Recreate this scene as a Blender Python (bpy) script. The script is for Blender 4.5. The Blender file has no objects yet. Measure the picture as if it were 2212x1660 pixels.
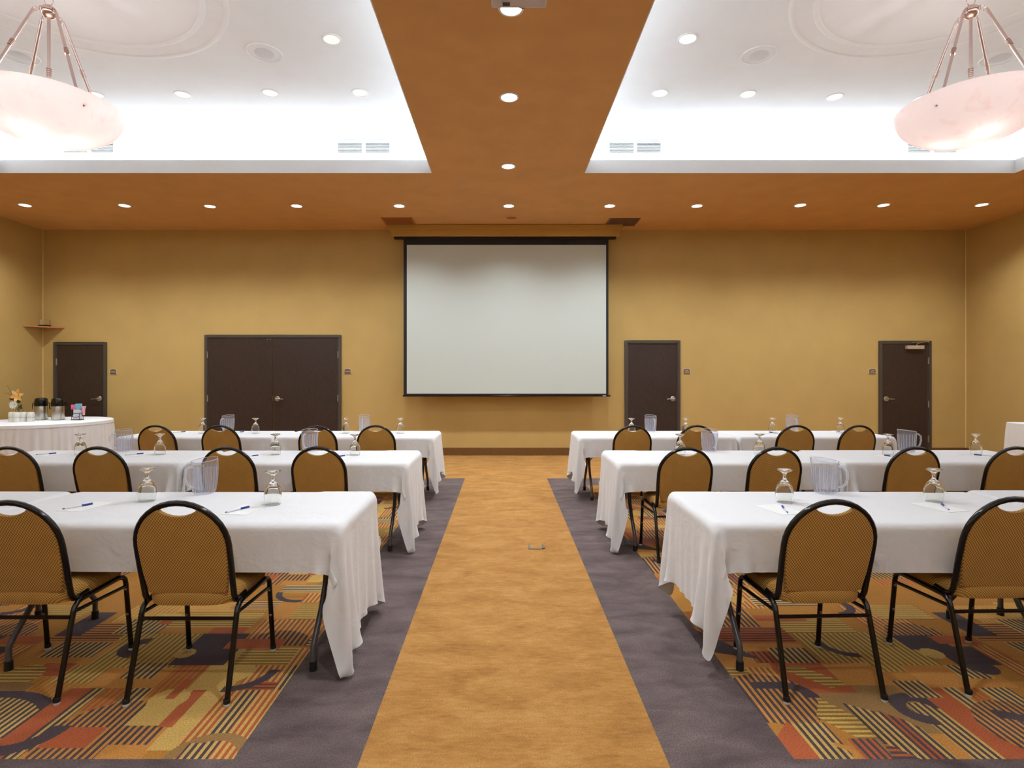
import bpy, bmesh, math, random
import numpy as np
from mathutils import Vector, Matrix
PI = math.pi
R = math.radians
scn = bpy.context.scene
C = scn.collection

# ------------------------------------------------------------------ camera, world, exposure
cam_d = bpy.data.cameras.new('camera')
cam = bpy.data.objects.new('camera', cam_d); C.objects.link(cam)
cam.location = (0, 0, 1.45); cam.rotation_euler = (R(90), 0, 0)
cam_d.sensor_width = 36; cam_d.lens = 19.53
cam_d.shift_x = 19/2212; cam_d.shift_y = -18/2212
cam_d.clip_start = 0.05
scn.camera = cam
w = bpy.data.worlds.new('world'); scn.world = w; w.use_nodes = True
w.node_tree.nodes['Background'].inputs[0].default_value = (0.9, 0.9, 1, 1)
w.node_tree.nodes['Background'].inputs[1].default_value = 0.1
scn.view_settings.view_transform = 'Standard'
scn.view_settings.look = 'None'
scn.view_settings.gamma = 1
scn.view_settings.use_curve_mapping = False
scn.view_settings.exposure = 0.26
scn.cycles.use_denoising = True
scn.cycles.adaptive_threshold = 0.04
scn.cycles.max_bounces = 10
scn.cycles.diffuse_bounces = 3
scn.cycles.transmission_bounces = 10
scn.cycles.transparent_max_bounces = 12
scn.cycles.sample_clamp_indirect = 6

COVE_W = 8.5      # per metre of cove lamp
SPOT_W = 150
BOWL_W = 12
WARM = (0.87, 0.945, 1.0)
COOL = (0.86, 0.95, 1.0)

# ------------------------------------------------------------------ basic helpers
def lin(c):
    return tuple(((v/255)/12.92 if v/255 <= .04045 else ((v/255+.055)/1.055)**2.4) for v in c[:3]) + (1,)

def link(o, parent=None):
    C.objects.link(o)
    if parent: o.parent = parent
    return o

def thing(name, label, cat, loc=(0,0,0), rz=0, group=None):
    o = bpy.data.objects.new(name, None); C.objects.link(o)
    o.empty_display_size = .1
    o.location = loc; o.rotation_euler = (0, 0, rz)
    o['label'] = label; o['category'] = cat
    if group: o['group'] = group
    return o

def tag(o, label, cat, group=None, kind=None):
    o['label'] = label; o['category'] = cat
    if group: o['group'] = group
    if kind: o['kind'] = kind
    return o

def struct(o, label=None):
    o['kind'] = 'structure'
    if label: o['label'] = label
    return o

def dup(root, loc=None, rz=None, label=None, group=None):
    r = root.copy(); C.objects.link(r)
    if loc is not None: r.location = loc
    if rz is not None: r.rotation_euler = (0, 0, rz)
    if label: r['label'] = label
    if group: r['group'] = group
    for ch in list(root.children):
        c = ch.copy(); C.objects.link(c); c.parent = r
        for g in list(ch.children):
            d = g.copy(); C.objects.link(d); d.parent = c
    return r

class MB:
    """collects shapes in one bmesh, builds one object"""
    def __init__(s): s.v = []; s.f = []
    def add(s, vs, fs):
        n = len(s.v); s.v += [tuple(v) for v in vs]; s.f += [tuple(i+n for i in f) for f in fs]; return s
    def box(s, x0, x1, y0, y1, z0, z1):
        vs = [(x, y, z) for z in (z0, z1) for y in (y0, y1) for x in (x0, x1)]
        return s.add(vs, [(0,2,3,1), (4,5,7,6), (0,1,5,4), (2,6,7,3), (0,4,6,2), (1,3,7,5)])
    def quad(s, a, b, c, d): return s.add([a, b, c, d], [(0,1,2,3)])
    def tube(s, pts, r, n=8, closed=False, square=False, caps=True, rr=None):
        pts = [Vector(p) for p in pts]; m = len(pts); rings = []
        up = None
        for i, p in enumerate(pts):
            a = pts[i-1] if (i > 0 or closed) else p
            b = pts[(i+1) % m] if (i < m-1 or closed) else p
            t = (b-a).normalized()
            if up is None:
                up = Vector((1,0,0)) if abs(t.x) < .9 else Vector((0,1,0))
                up = (up - t*up.dot(t)).normalized()
            else:
                up = (up - t*up.dot(t)).normalized()
            q = t.cross(up)
            ri = rr[i] if rr else r
            ring = []
            for k in range(n):
                an = 2*PI*(k+.5)/n
                c_, s_ = math.cos(an), math.sin(an)
                if square:
                    g = 1/max(abs(c_), abs(s_)); g = 1 + (g-1)*.8
                    c_ *= g; s_ *= g
                ring.append(p + up*(c_*ri) + q*(s_*ri))
            rings.append(ring)
        vs = [v for r_ in rings for v in r_]; fs = []
        for i in range(m if closed else m-1):
            j = (i+1) % m
            for k in range(n):
                l = (k+1) % n
                fs.append((i*n+k, i*n+l, j*n+l, j*n+k))
        if caps and not closed:
            fs.append(tuple(range(n-1, -1, -1))); fs.append(tuple((m-1)*n+k for k in range(n)))
        return s.add(vs, fs)
    def lathe(s, prof, n=24, c=(0,0,0), closed=False):
        vs = []; fs = []; m = len(prof)
        for (r, z) in prof:
            r = max(r, 1e-4)
            for k in range(n):
                a = 2*PI*k/n
                vs.append((c[0]+r*math.cos(a), c[1]+r*math.sin(a), c[2]+z))
        for i in range(m if closed else m-1):
            j = (i+1) % m
            for k in range(n):
                l = (k+1) % n
                fs.append((i*n+k, i*n+l, j*n+l, j*n+k))
        if not closed:
            fs.append(tuple(range(n-1, -1, -1))); fs.append(tuple((m-1)*n+k for k in range(n)))
        return s.add(vs, fs)
    def prism(s, pts, axis, a, b):
        """pts 2-D outline extruded along axis ('x','y','z') from a to b"""
        n = len(pts)
        def mk(p, t):
            if axis == 'z': return (p[0], p[1], t)
            if axis == 'y': return (p[0], t, p[1])
            return (t, p[0], p[1])
        vs = [mk(p, a) for p in pts] + [mk(p, b) for p in pts]
        fs = [tuple(range(n-1, -1, -1)), tuple(range(n, 2*n))]
        for i in range(n):
            j = (i+1) % n; fs.append((i, j, n+j, n+i))
        return s.add(vs, fs)
    def sphere(s, c, r, n=12, sz=1):
        m = n//2
        prof = [(r*math.sin(PI*i/m), -r*sz*math.cos(PI*i/m)) for i in range(m+1)]
        return s.lathe(prof, n, c)
    def build(s, name, m, parent=None, smooth=False, bevel=0, seg=2, subsurf=0, auto=None):
        me = bpy.data.meshes.new(name)
        me.from_pydata(s.v, [], s.f); me.validate()
        bm = bmesh.new(); bm.from_mesh(me)
        bmesh.ops.remove_doubles(bm, verts=bm.verts, dist=1e-6)
        bmesh.ops.recalc_face_normals(bm, faces=bm.faces)
        bm.to_mesh(me); bm.free()
        if m: me.materials.append(m)
        if smooth:
            me.polygons.foreach_set('use_smooth', [True]*len(me.polygons))
            try: me.set_sharp_from_angle(angle=R(auto or 40))
            except Exception: pass
        o = bpy.data.objects.new(name, me)
        link(o, parent)
        if bevel:
            b = o.modifiers.new('bevel', 'BEVEL'); b.width = bevel; b.segments = seg; b.limit_method = 'ANGLE'; b.angle_limit = R(35)
        if subsurf:
            b = o.modifiers.new('sub', 'SUBSURF'); b.levels = subsurf; b.render_levels = subsurf
        return o

def area(name, loc, rot, sx, sy, power, col):
    d = bpy.data.lights.new(name, 'AREA'); d.shape = 'RECTANGLE'; d.size = sx; d.size_y = sy
    d.energy = power; d.color = col
    o = bpy.data.objects.new(name, d); C.objects.link(o); o.location = loc; o.rotation_euler = rot
    return o

# ------------------------------------------------------------------ materials
def mat(name, col, rough=.6, metal=0, **kw):
    m = bpy.data.materials.new(name); m.use_nodes = True
    b = m.node_tree.nodes['Principled BSDF']
    b.inputs['Base Color'].default_value = lin(col)
    b.inputs['Roughness'].default_value = rough
    b.inputs['Metallic'].default_value = metal
    for k, v in kw.items():
        b.inputs[k.replace('_', ' ')].default_value = v
    return m
def nt_of(m): return m.node_tree, m.node_tree.nodes, m.node_tree.links
class NG:
    """tiny node writer"""
    def __init__(s, m):
        s.m = m; s.t = m.node_tree; s.n = s.t.nodes; s.l = s.t.links; s.b = s.n['Principled BSDF']
    def put(s, sock, v):
        if hasattr(v, 'is_linked') or hasattr(v, 'links'): s.l.new(v, sock)
        else: sock.default_value = v
    def math(s, op, a, b=None, c=None):
        x = s.n.new('ShaderNodeMath'); x.operation = op
        s.put(x.inputs[0], a)
        if b is not None: s.put(x.inputs[1], b)
        if c is not None: s.put(x.inputs[2], c)
        return x.outputs[0]
    def vec(s, op, a, b=None):
        x = s.n.new('ShaderNodeVectorMath'); x.operation = op
        s.put(x.inputs[0], a)
        if b is not None: s.put(x.inputs[1], b)
        return x.outputs['Value'] if op in ('LENGTH', 'DOT_PRODUCT') else x.outputs[0]
    def mix(s, f, a, b):
        x = s.n.new('ShaderNodeMix'); x.data_type = 'RGBA'
        s.put(x.inputs[0], f); s.put(x.inputs[6], a); s.put(x.inputs[7], b)
        return x.outputs[2]
    def mul(s, a, b):
        x = s.n.new('ShaderNodeMix'); x.data_type = 'RGBA'; x.blend_type = 'MULTIPLY'
        x.inputs[0].default_value = 1; s.put(x.inputs[6], a); s.put(x.inputs[7], b)
        return x.outputs[2]
    def coord(s, kind='Object'): return s.n.new('ShaderNodeTexCoord').outputs[kind]
    def mapv(s, v, scale=(1,1,1), rot=(0,0,0)):
        x = s.n.new('ShaderNodeMapping'); s.l.new(v, x.inputs[0])
        x.inputs['Scale'].default_value = scale; x.inputs['Rotation'].default_value = rot
        return x.outputs[0]
    def noise(s, v, scale, detail=3, rough=.5, dist=0):
        x = s.n.new('ShaderNodeTexNoise'); s.l.new(v, x.inputs['Vector'])
        x.inputs['Scale'].default_value = scale; x.inputs['Detail'].default_value = detail
        x.inputs['Roughness'].default_value = rough; x.inputs['Distortion'].default_value = dist
        return x.outputs['Fac']
    def ramp(s, f, stops):
        x = s.n.new('ShaderNodeValToRGB'); s.l.new(f, x.inputs[0])
        e = x.color_ramp.elements
        while len(e) < len(stops): e.new(.5)
        for q, (p, c) in zip(e, stops): q.position = p; q.color = c if len(c) == 4 else lin(c)
        return x.outputs[0]
    def grey(s, f, lo, hi, a=.3, b=.7):
        return s.ramp(f, [(a, (lo,lo,lo,1)), (b, (hi,hi,hi,1))])
    def bump(s, h, strength=.2, dist=.002):
        x = s.n.new('ShaderNodeBump'); x.inputs['Strength'].default_value = strength
        x.inputs['Distance'].default_value = dist; s.l.new(h, x.inputs['Height'])
        s.l.new(x.outputs[0], s.b.inputs['Normal'])
    def base(s, c): s.put(s.b.inputs['Base Color'], c)

def noisy(name, col, rough, amt=.12, scale=60, bump=0, bscale=None, metal=0, stretch=(1,1,1)):
    m = mat(name, col, rough, metal); g = NG(m); v = g.mapv(g.coord(), stretch)
    n = g.noise(v, scale, 4)
    g.base(g.mul(lin(col), g.grey(n, 1-amt, 1+amt*.6)))
    if bump:
        g.bump(g.noise(v, bscale or scale*3, 3), bump)
    return m

M = {}
M['wall'] = noisy('ochre_wallcovering', (196, 163, 97), .75, .05, 2.0)
g = NG(M['wall']); v = g.coord()
g.bump(g.noise(g.mapv(v, (60, 60, 140)), 6, 3), .25, .0015)
M['soffit'] = noisy('burnt_orange_paint', (216, 162, 98), .85, .06, 3, .25, 220)
M['white_paint'] = noisy('white_ceiling_paint', (238, 239, 241), .8, .015, 4, .35, 35)
M['white_trim'] = mat('white_trim', (236, 238, 238), .5)
M['baseboard'] = noisy('brown_vinyl_base', (112, 76, 30), .5, .12, 20)
M['door'] = mat('espresso_veneer', (58, 42, 36), .42)
g = NG(M['door']); v = g.mapv(g.coord(), (40, 40, 2.2))
n = g.noise(v, 6, 5, .6)
g.base(g.ramp(n, [(.3, (40, 27, 21)), (.7, (66, 49, 42))]))
M['door_frame'] = mat('taupe_steel_frame', (74, 66, 58), .5)
M['steel'] = mat('brushed_steel', (190, 186, 178), .28, 1)
M['chrome'] = mat('chrome', (225, 225, 225), .12, 1)
M['nickel'] = mat('satin_rose_nickel', (205, 180, 172), .25, 1)
M['alum'] = noisy('tan_aluminium', (190, 170, 148), .45, .05, 10)
M['screen_white'] = mat('matte_screen_fabric', (205, 212, 206), .9)
M['screen_black'] = mat('black_screen_border', (22, 21, 22), .7)
M['ochre_case'] = noisy('ochre_painted_case', (196, 150, 70), .6, .03, 4)
M['black_frame'] = noisy('black_powder_coat', (16, 14, 15), .17, .3, 30)
M['leg_grey'] = mat('grey_painted_steel', (88, 88, 90), .35, .3)
M['rubber'] = mat('black_rubber', (20, 20, 21), .7)
M['clear_glide'] = mat('milky_plastic_glide', (196, 194, 190), .4)
M['button'] = mat('grey_plastic_button', (128, 124, 118), .5)
M['ply'] = mat('laminate_top', (150, 120, 90), .6)
M['black_gloss'] = mat('black_glossy_plastic', (14, 13, 13), .15)
M['router'] = mat('black_plastic', (24, 24, 26), .4)
M['shelf'] = mat('wooden_shelf', (190, 120, 60), .5)
M['china'] = mat('white_china', (232, 230, 220), .25)
M['blue'] = mat('blue_plastic', (28, 44, 150), .3)
M['white_plastic'] = mat('white_plastic', (228, 230, 238), .35)
M['paper'] = mat('white_paper', (246, 246, 244), .8)
M['sign_face'] = mat('brown_sign_face', (110, 86, 66), .6)
M['sign_rim'] = mat('cream_sign_rim', (206, 182, 142), .5)
M['sign_text'] = mat('pale_sign_lettering', (226, 210, 192), .6)
M['vent_dark'] = mat('duct_dark', (70, 74, 76), .8)
M['vent_brown'] = noisy('orange_brown_vent', (166, 98, 44), .6, .05, 20)
M['vent_grey'] = noisy('taupe_vent', (118, 84, 58), .6, .05, 20)
M['duct_shade_black'] = mat('duct_shade_black', (46, 34, 26), .9)
M['brass'] = mat('aged_brass', (140, 120, 102), .45, .7)
M['pink'] = mat('pink_paper', (236, 110, 150), .7)
M['pale_pink'] = mat('pale_pink_paper', (236, 168, 178), .7)
M['sky_blue'] = mat('blue_paper', (120, 185, 205), .7)
M['proj'] = mat('projector_plastic', (208, 198, 198), .5)
M['lens'] = mat('dark_lens', (20, 22, 28), .08)
M['petal_orange'] = mat('orange_petal', (250, 176, 70), .6)
M['petal_peach'] = mat('pale_peach_petal', (250, 214, 160), .6)
M['petal_white'] = mat('white_petal', (238, 240, 226), .6)
M['leaf'] = mat('dark_leaf', (66, 72, 26), .6)
M['twig'] = mat('twig', (92, 66, 30), .8)
M['grey_speaker'] = mat('speaker_grille_grey', (214, 212, 214), .7)

# cloth
M['cloth'] = mat('white_linen', (236, 236, 238), .85)
g = NG(M['cloth']); v = g.coord()
n = g.noise(v, 3, 4, .6)
g.base(g.mul(lin((236, 236, 238)), g.grey(n, .975, 1.0)))
n1 = g.noise(g.mapv(v, (3, 3, 3)), 3, 3, .6, .5)
n2 = g.noise(g.mapv(v, (900, 900, 900)), 1, 1)
g.bump(g.math('ADD', g.math('MULTIPLY', n1, 4.0), g.math('MULTIPLY', n2, .15)), .35, .004)
M['cloth'].node_tree.nodes['Principled BSDF'].inputs['Sheen Weight'].default_value = .15

# chair fabric
def fabric(name, axes):
    m = mat(name, (180, 118, 36), .8); g = NG(m)
    s = g.n.new('ShaderNodeSeparateXYZ'); g.l.new(g.coord(), s.inputs[0])
    k = 2*PI/.0125
    a = g.math('MULTIPLY', s.outputs[0], k)
    b_ = g.math('MULTIPLY', g.math('ADD', s.outputs[1], s.outputs[2]), k)
    p = g.math('MULTIPLY', g.math('SINE', a), g.math('SINE', b_))
    f = g.math('SMOOTH_MIN', g.math('MULTIPLY_ADD', p, 1.6, .5), 1.0, .1)
    f = g.math('MAXIMUM', f, 0.0)
    n = g.noise(g.coord(), 14, 3)
    c = g.mix(f, lin((142, 94, 24)), lin((212, 164, 82)))
    g.base(g.mul(c, g.grey(n, .94, 1.03)))
    g.bump(f, .25, .0012)
    g.b.inputs['Sheen Weight'].default_value = .1
    return m
M['fabric'] = fabric('ochre_dotted_fabric', 0)

# clear glass and plastic
def glass(name, col, rough, ior):
    return mat(name, col, rough, 0, Transmission_Weight=1.0, IOR=ior)
M['glass'] = glass('clear_glass', (252, 254, 252), .0, 1.38)
M['poly_'] = glass('clear_polycarbonate', (248, 248, 255), .03, 1.35)
M['water'] = None
M['ice'] = glass('ice', (245, 248, 255), .15, 1.2)

def clear_plastic(name, tint, haze, ior=1.45):
    m = bpy.data.materials.new(name); m.use_nodes = True; t = m.node_tree; t.nodes.clear()
    out = t.nodes.new('ShaderNodeOutputMaterial'); a = t.nodes.new('ShaderNodeMixShader'); b = t.nodes.new('ShaderNodeMixShader')
    tr = t.nodes.new('ShaderNodeBsdfTransparent'); tr.inputs[0].default_value = lin(tint)
    gl = t.nodes.new('ShaderNodeBsdfGlossy'); gl.inputs['Roughness'].default_value = .05
    df = t.nodes.new('ShaderNodeBsdfDiffuse'); df.inputs[0].default_value = (.9, .9, .95, 1)
    fr = t.nodes.new('ShaderNodeFresnel'); fr.inputs[0].default_value = ior
    a.inputs[0].default_value = haze
    t.links.new(tr.outputs[0], a.inputs[1]); t.links.new(df.outputs[0], a.inputs[2])
    ge = t.nodes.new('ShaderNodeNewGeometry'); mu = t.nodes.new('ShaderNodeMath'); mu.operation = 'MULTIPLY'
    iv = t.nodes.new('ShaderNodeMath'); iv.operation = 'SUBTRACT'; iv.inputs[0].default_value = 1; t.links.new(ge.outputs['Backfacing'], iv.inputs[1])
    t.links.new(fr.outputs[0], mu.inputs[0]); t.links.new(iv.outputs[0], mu.inputs[1])
    t.links.new(mu.outputs[0], b.inputs[0]); t.links.new(a.outputs[0], b.inputs[1]); t.links.new(gl.outputs[0], b.inputs[2])
    t.links.new(b.outputs[0], out.inputs[0]); return m
M['poly'] = clear_plastic('clear_fluted_plastic', (252, 252, 254), .05)
M['poly_edge'] = clear_plastic('thick_clear_plastic', (246, 246, 250), .3)
M['water'] = clear_plastic('iced_water', (251, 252, 254), .09, 1.2)
def emis(name, col, strength, base=(240,240,240)):
    m = mat(name, base, .5)
    b = m.node_tree.nodes['Principled BSDF']
    b.inputs['Emission Color'].default_value = lin(col)
    b.inputs['Emission Strength'].default_value = strength
    return m
M['lamp_on'] = emis('downlight_lens_on', (255, 246, 228), 9)
M['lamp_dim'] = emis('downlight_lens_dim', (255, 232, 206), .55)
M['lamp_right'] = emis('downlight_lens_tray', (255, 250, 245), 1.6)

# alabaster bowl: translucent stone lit by the bulbs inside it
m = bpy.data.materials.new('pink_alabaster'); m.use_nodes = True
g_ = m.node_tree; g_.nodes.clear()
out = g_.nodes.new('ShaderNodeOutputMaterial'); mx = g_.nodes.new('ShaderNodeMixShader')
tr = g_.nodes.new('ShaderNodeBsdfTranslucent'); di = g_.nodes.new('ShaderNodeBsdfPrincipled')
tc = g_.nodes.new('ShaderNodeTexCoord'); nz = g_.nodes.new('ShaderNodeTexNoise'); rp = g_.nodes.new('ShaderNodeValToRGB')
nz.inputs['Scale'].default_value = 4.5; nz.inputs['Detail'].default_value = 5; nz.inputs['Distortion'].default_value = 1.6
g_.links.new(tc.outputs['Object'], nz.inputs['Vector']); g_.links.new(nz.outputs['Fac'], rp.inputs[0])
e = rp.color_ramp.elements
e[0].position = .25; e[0].color = lin((246, 228, 225)); e[1].position = .45; e[1].color = lin((250, 242, 240))
q = e.new(.7); q.color = lin((250, 241, 239))
g_.links.new(rp.outputs[0], tr.inputs['Color']); g_.links.new(rp.outputs[0], di.inputs['Base Color'])
di.inputs['Roughness'].default_value = .35
mx.inputs[0].default_value = .72
g_.links.new(di.outputs[0], mx.inputs[1]); g_.links.new(tr.outputs[0], mx.inputs[2]); g_.links.new(mx.outputs[0], out.inputs[0])
M['alabaster'] = m

# ------------------------------------------------------------------ carpet
DARK, GOLD = (74, 62, 68), (206, 146, 66)
def carpet_gold():
    m = mat('gold_cut_pile', GOLD, .95); g = NG(m); v = g.coord()
    n = g.noise(g.mapv(v, (1.0, 2.2, 1)), 3.0, 6, .62, .5)
    n = g.math('ADD', g.math('MULTIPLY', n, .6), g.math('MULTIPLY', g.noise(g.mapv(v, (1, 3.5, 1)), 16, 4, .6, .3), .4))
    c = g.ramp(n, [(.35, (152, 102, 42)), (.5, (176, 124, 58)), (.65, (192, 142, 78))])
    f = g.noise(g.mapv(v, (1, 1.6, 1)), 150, 2)
    g.base(g.mul(c, g.grey(f, .72, 1.16)))
    g.bump(g.noise(v, 300, 2), .5, .003)
    return m
def carpet_dark():
    m = mat('plum_cut_pile', DARK, .95); g = NG(m); v = g.coord()
    n = g.noise(g.mapv(v, (1.0, 2.0, 1)), 3.2, 6, .62, .4)
    c = g.ramp(n, [(.32, (80, 66, 66)), (.68, (114, 98, 95))])
    f = g.noise(v, 170, 2)
    g.base(g.mul(c, g.grey(f, .6, 1.35)))
    g.bump(g.noise(v, 300, 2), .5, .003)
    return m
M['gold'] = carpet_gold(); M['dark'] = carpet_dark()

# the abstract field: woven tuft by tuft, so each shape is laid out on a fine grid of tufts and built as coloured patches
PILE = dict(D=(78, 64, 68), Y=(206, 166, 88), T=(198, 134, 60), R=(178, 90, 48), B=(154, 116, 66), O=(146, 110, 42), M=(112, 62, 46), W=(218, 184, 112), G=(180, 122, 46))
PK = list(PILE)
def pile(k):
    m = mat('pile_' + k, PILE[k], .95); g = NG(m); v = g.coord()
    f = g.noise(v, 170, 2); n = g.noise(v, 2.2, 4, .6, .8)
    g.base(g.mul(g.mul(lin(PILE[k]), g.grey(f, .68, 1.24)), g.grey(n, .88, 1.08)))
    g.bump(g.noise(v, 300, 2), .5, .003)
    return m
PM = [pile(k) for k in PK]
def weave(side):
    cell = .0286/6; o = 2.52 if side == 'L' else -1.1
    nu, nv = int(round(1.5/cell)), int(round(1.75/cell))
    rr = np.random.RandomState(4)
    U, V = np.meshgrid((np.arange(nu)+.5)*cell, (np.arange(nv)+.5)*cell, indexing='ij')
    X, Y = U-o, V+2.1
    su = ((X/.0286) % 1) > .5; sv = ((Y/.0286) % 1) > .5
    grid = np.full((nu, nv), PK.index('G'))
    cur = [side]
    def put(k, mk):
        if len(k) == 1: grid[mk] = PK.index(k)
        else:
            st = su if k[2] == 'v' else sv
            grid[mk & ~st] = PK.index(k[0]); grid[mk & st] = PK.index(k[1])
    def rect(k, x0, x1, y0, y1, side='L'):
        if side == cur[0]: put(k, (X > x0) & (X < x1) & (Y > y0) & (Y < y1))
    def disc(k, x, y, r, side='L', half=None, ring=0, squash=1):
        if side != cur[0]: return
        dx, dy = X-x, (Y-y)*squash; L = np.hypot(dx, dy)
        mk = (np.abs(L-r) < ring) if ring else (L < r)
        for h in (half or []): mk = mk & {'l': dx < 0, 'r': dx > 0, 'u': dy > 0, 'd': dy < 0}[h]
        put(k, mk)
    def poly(k, p, side='L'):
        if side != cur[0]: return
        p = list(p); A = sum(p[i][0]*p[(i+1) % len(p)][1]-p[(i+1) % len(p)][0]*p[i][1] for i in range(len(p)))
        if A < 0: p.reverse()
        mk = np.ones_like(su)
        for i in range(len(p)):
            a, b = p[i], p[(i+1) % len(p)]
            mk &= (-(b[1]-a[1])*(X-a[0]) + (b[0]-a[0])*(Y-a[1])) > 0
        put(k, mk)
    # ---- left carpet, near corner
    rect('TGv', -2.5, -1.9, 2.45, 2.8)
    rect('YOv', -2.15, -1.62, 2.62, 3.12)
    rect('T', -2.5, -2.08, 2.78, 3.05)
    rect('MTh', -2.5, -2.12, 3.04, 3.26)
    rect('YDv', -2.4, -2.12, 2.86, 3.02)
    rect('D', -2.5, -2.36, 3.1, 3.4)
    rect('R', -2.3, -2.14, 2.68, 2.8)
    disc('YOh', -2.34, 2.68, .105)
    rect('TYv', -2.3, -1.98, 3.26, 3.5)
    rect('YDv', -2.2, -1.95, 3.12, 3.3)
    rect('R', -2.02, -1.6, 3.24, 3.34)
    rect('Y', -2.1, -1.66, 3.33, 3.38)
    rect('TYh', -2.0, -1.6, 3.4, 3.55)
    disc('D', -1.93, 2.96, .075, half=['l'], ring=.032)
    disc('B', -2.35, 2.47, .16)
    rect('B', -2.5, -2.2, 2.45, 2.62)
    rect('YDv', -2.5, -2.0, 2.1, 2.5)
    disc('D', -2.25, 2.2, .36, half=['u'], ring=.03, squash=1.1)
    rect('R', -2.0, -1.895, 2.1, 2.575)
    rect('YDv', -1.9, -1.84, 2.1, 2.575)
    rect('RGv', -1.84, -1.73, 2.4, 2.575)
    rect('T', -1.95, -1.55, 2.575, 2.76)
    rect('YDv', -1.72, -1.62, 2.42, 2.575)
    rect('RTv', -2.5, -2.0, 2.1, 2.22)
    rect('T', -1.84, -1.37, 2.1, 2.3)
    disc('TDv', -1.62, 2.24, .235)
    rect('R', -1.82, -1.63, 2.16, 2.29)
    disc('D', -1.98, 2.3, .16, half=['r', 'd'], ring=.035)
    rect('T', -1.55, -1.37, 2.1, 2.18)
    rect('Y', -1.57, -1.26, 2.3, 2.95)
    rect('YRv', -1.27, -1.19, 2.1, 2.58)
    rect('YDv', -1.19, -1.12, 2.1, 2.58)
    rect('YRv', -1.12, -1.0, 2.1, 2.58)
    rect('Y', -1.38, -1.27, 2.15, 2.4)
    rect('R', -1.43, -1.365, 2.29, 2.56)
    disc('B', -1.13, 2.09, .14, half=['u'], ring=.024)
    rect('YDv', -1.24, -1.12, 2.1, 2.19)
    rect('RGv', -1.62, -1.46, 2.5, 2.82)
    disc('Y', -1.5, 2.49, .085)
    rect('R', -1.52, -1.475, 2.49, 2.66)
    rect('YRv', -1.24, -1.0, 2.58, 2.79)
    rect('MRh', -1.2, -1.03, 2.56, 2.63)
    rect('YDv', -1.06, -1.0, 2.56, 2.78)
    disc('Y', -1.32, 2.72, .1)
    disc('D', -1.3, 2.74, .175, half=['r', 'd'], ring=.024)
    rect('D', -1.68, -1.40, 2.78, 3.12)
    rect('YDv', -1.84, -1.68, 2.66, 2.8)
    disc('Y', -1.66, 2.9, .05)
    rect('YOh', -1.36, -1.08, 2.78, 2.96)
    rect('YRv', -1.08, -1.0, 2.78, 2.96)
    rect('YRv', -1.42, -1.0, 3.0, 3.34)
    disc('TDv', -1.23, 2.98, .18, half=['u'])
    rect('R', -1.49, -1.19, 2.95, 3.06)
    rect('MWh', -1.06, -1.0, 2.98, 3.06)
    rect('YOh', -1.28, -1.0, 3.3, 3.52)
    disc('Y', -1.06, 3.44, .05)
    rect('R', -1.66, -1.46, 3.12, 3.2)
    rect('YOh', -1.95, -1.45, 3.2, 3.4)
    rect('MWh', -1.7, -1.42, 3.44, 3.58)
    rect('T', -1.42, -1.28, 3.3, 3.62)
    disc('D', -1.34, 3.72, .15, half=['d'], ring=.02)
    rect('WDh', -1.5, -1.05, 3.72, 3.85)
    rect('YRv', -1.3, -1.0, 3.55, 3.7)
    # ---- right carpet, near corner
    rect('B', 1.42, 1.82, 2.1, 2.62, 'R')
    rect('T', 1.1, 1.6, 2.76, 3.0, 'R')
    rect('YRv', 1.08, 1.35, 2.55, 2.76, 'R')
    rect('YOh', 1.08, 1.2, 2.54, 2.76, 'R')
    rect('R', 1.34, 1.62, 2.54, 2.8, 'R')
    poly('YOh', [(1.35, 2.77), (1.48, 2.77), (1.64, 2.6), (1.52, 2.58)], 'R')
    rect('TDv', 1.08, 1.25, 2.32, 2.54, 'R')
    disc('TDv', 1.22, 2.5, .2, 'R')
    rect('D', 1.16, 1.3, 2.57, 2.63, 'R')
    disc('D', 1.3, 2.5, .1, 'R', half=['u', 'r'], ring=.03)
    poly('YOh', [(1.42, 2.5), (1.33, 2.36), (1.42, 2.22), (1.58, 2.22)], 'R')
    rect('YDv', 1.2, 1.34, 2.1, 2.32, 'R')
    poly('R', [(1.19, 2.33), (1.085, 2.215), (1.085, 2.1), (1.2, 2.1), (1.2, 2.3)], 'R')
    poly('D', [(1.07, 2.1), (1.07, 2.34), (1.19, 2.34), (1.075, 2.21)], 'R')
    disc('T', 1.3, 2.13, .05, 'R', half=['r'], ring=.014)
    rect('RDv', 1.37, 1.48, 2.1, 2.22, 'R')
    poly('YDv', [(1.5, 2.46), (1.5, 2.1), (1.66, 2.1), (1.66, 2.36)], 'R')
    poly('RDh', [(1.5, 2.2), (1.48, 2.1), (1.58, 2.1)], 'R')
    poly('RDv', [(1.62, 2.4), (1.62, 2.1), (1.68, 2.1), (1.68, 2.34)], 'R')
    poly('YDv', [(1.68, 2.35), (1.68, 2.1), (1.72, 2.1), (1.72, 2.28)], 'R')
    rect('T', 1.72, 1.8, 2.1, 2.25, 'R')
    rect('YDv', 1.78, 1.91, 2.1, 2.46, 'R')
    disc('D', 1.82, 2.42, .085, 'R', half=['u'], ring=.032)
    disc('D', 1.82, 2.42, .085, 'R', half=['l', 'd'], ring=.032)
    rect('R', 1.9, 2.03, 2.1, 2.58, 'R')
    rect('YDv', 2.03, 2.1, 2.3, 2.58, 'R')
    rect('RGv', 2.1, 2.2, 2.3, 2.58, 'R')
    rect('YDv', 2.2, 2.34, 2.42, 2.58, 'R')
    disc('TDv', 2.18, 2.28, .2, 'R')
    rect('R', 2.18, 2.34, 2.18, 2.3, 'R')
    disc('D', 2.1, 2.22, .16, 'R', half=['u', 'r'], ring=.03)
    rect('YDv', 1.4, 1.6, 2.8, 2.96, 'R')
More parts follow.
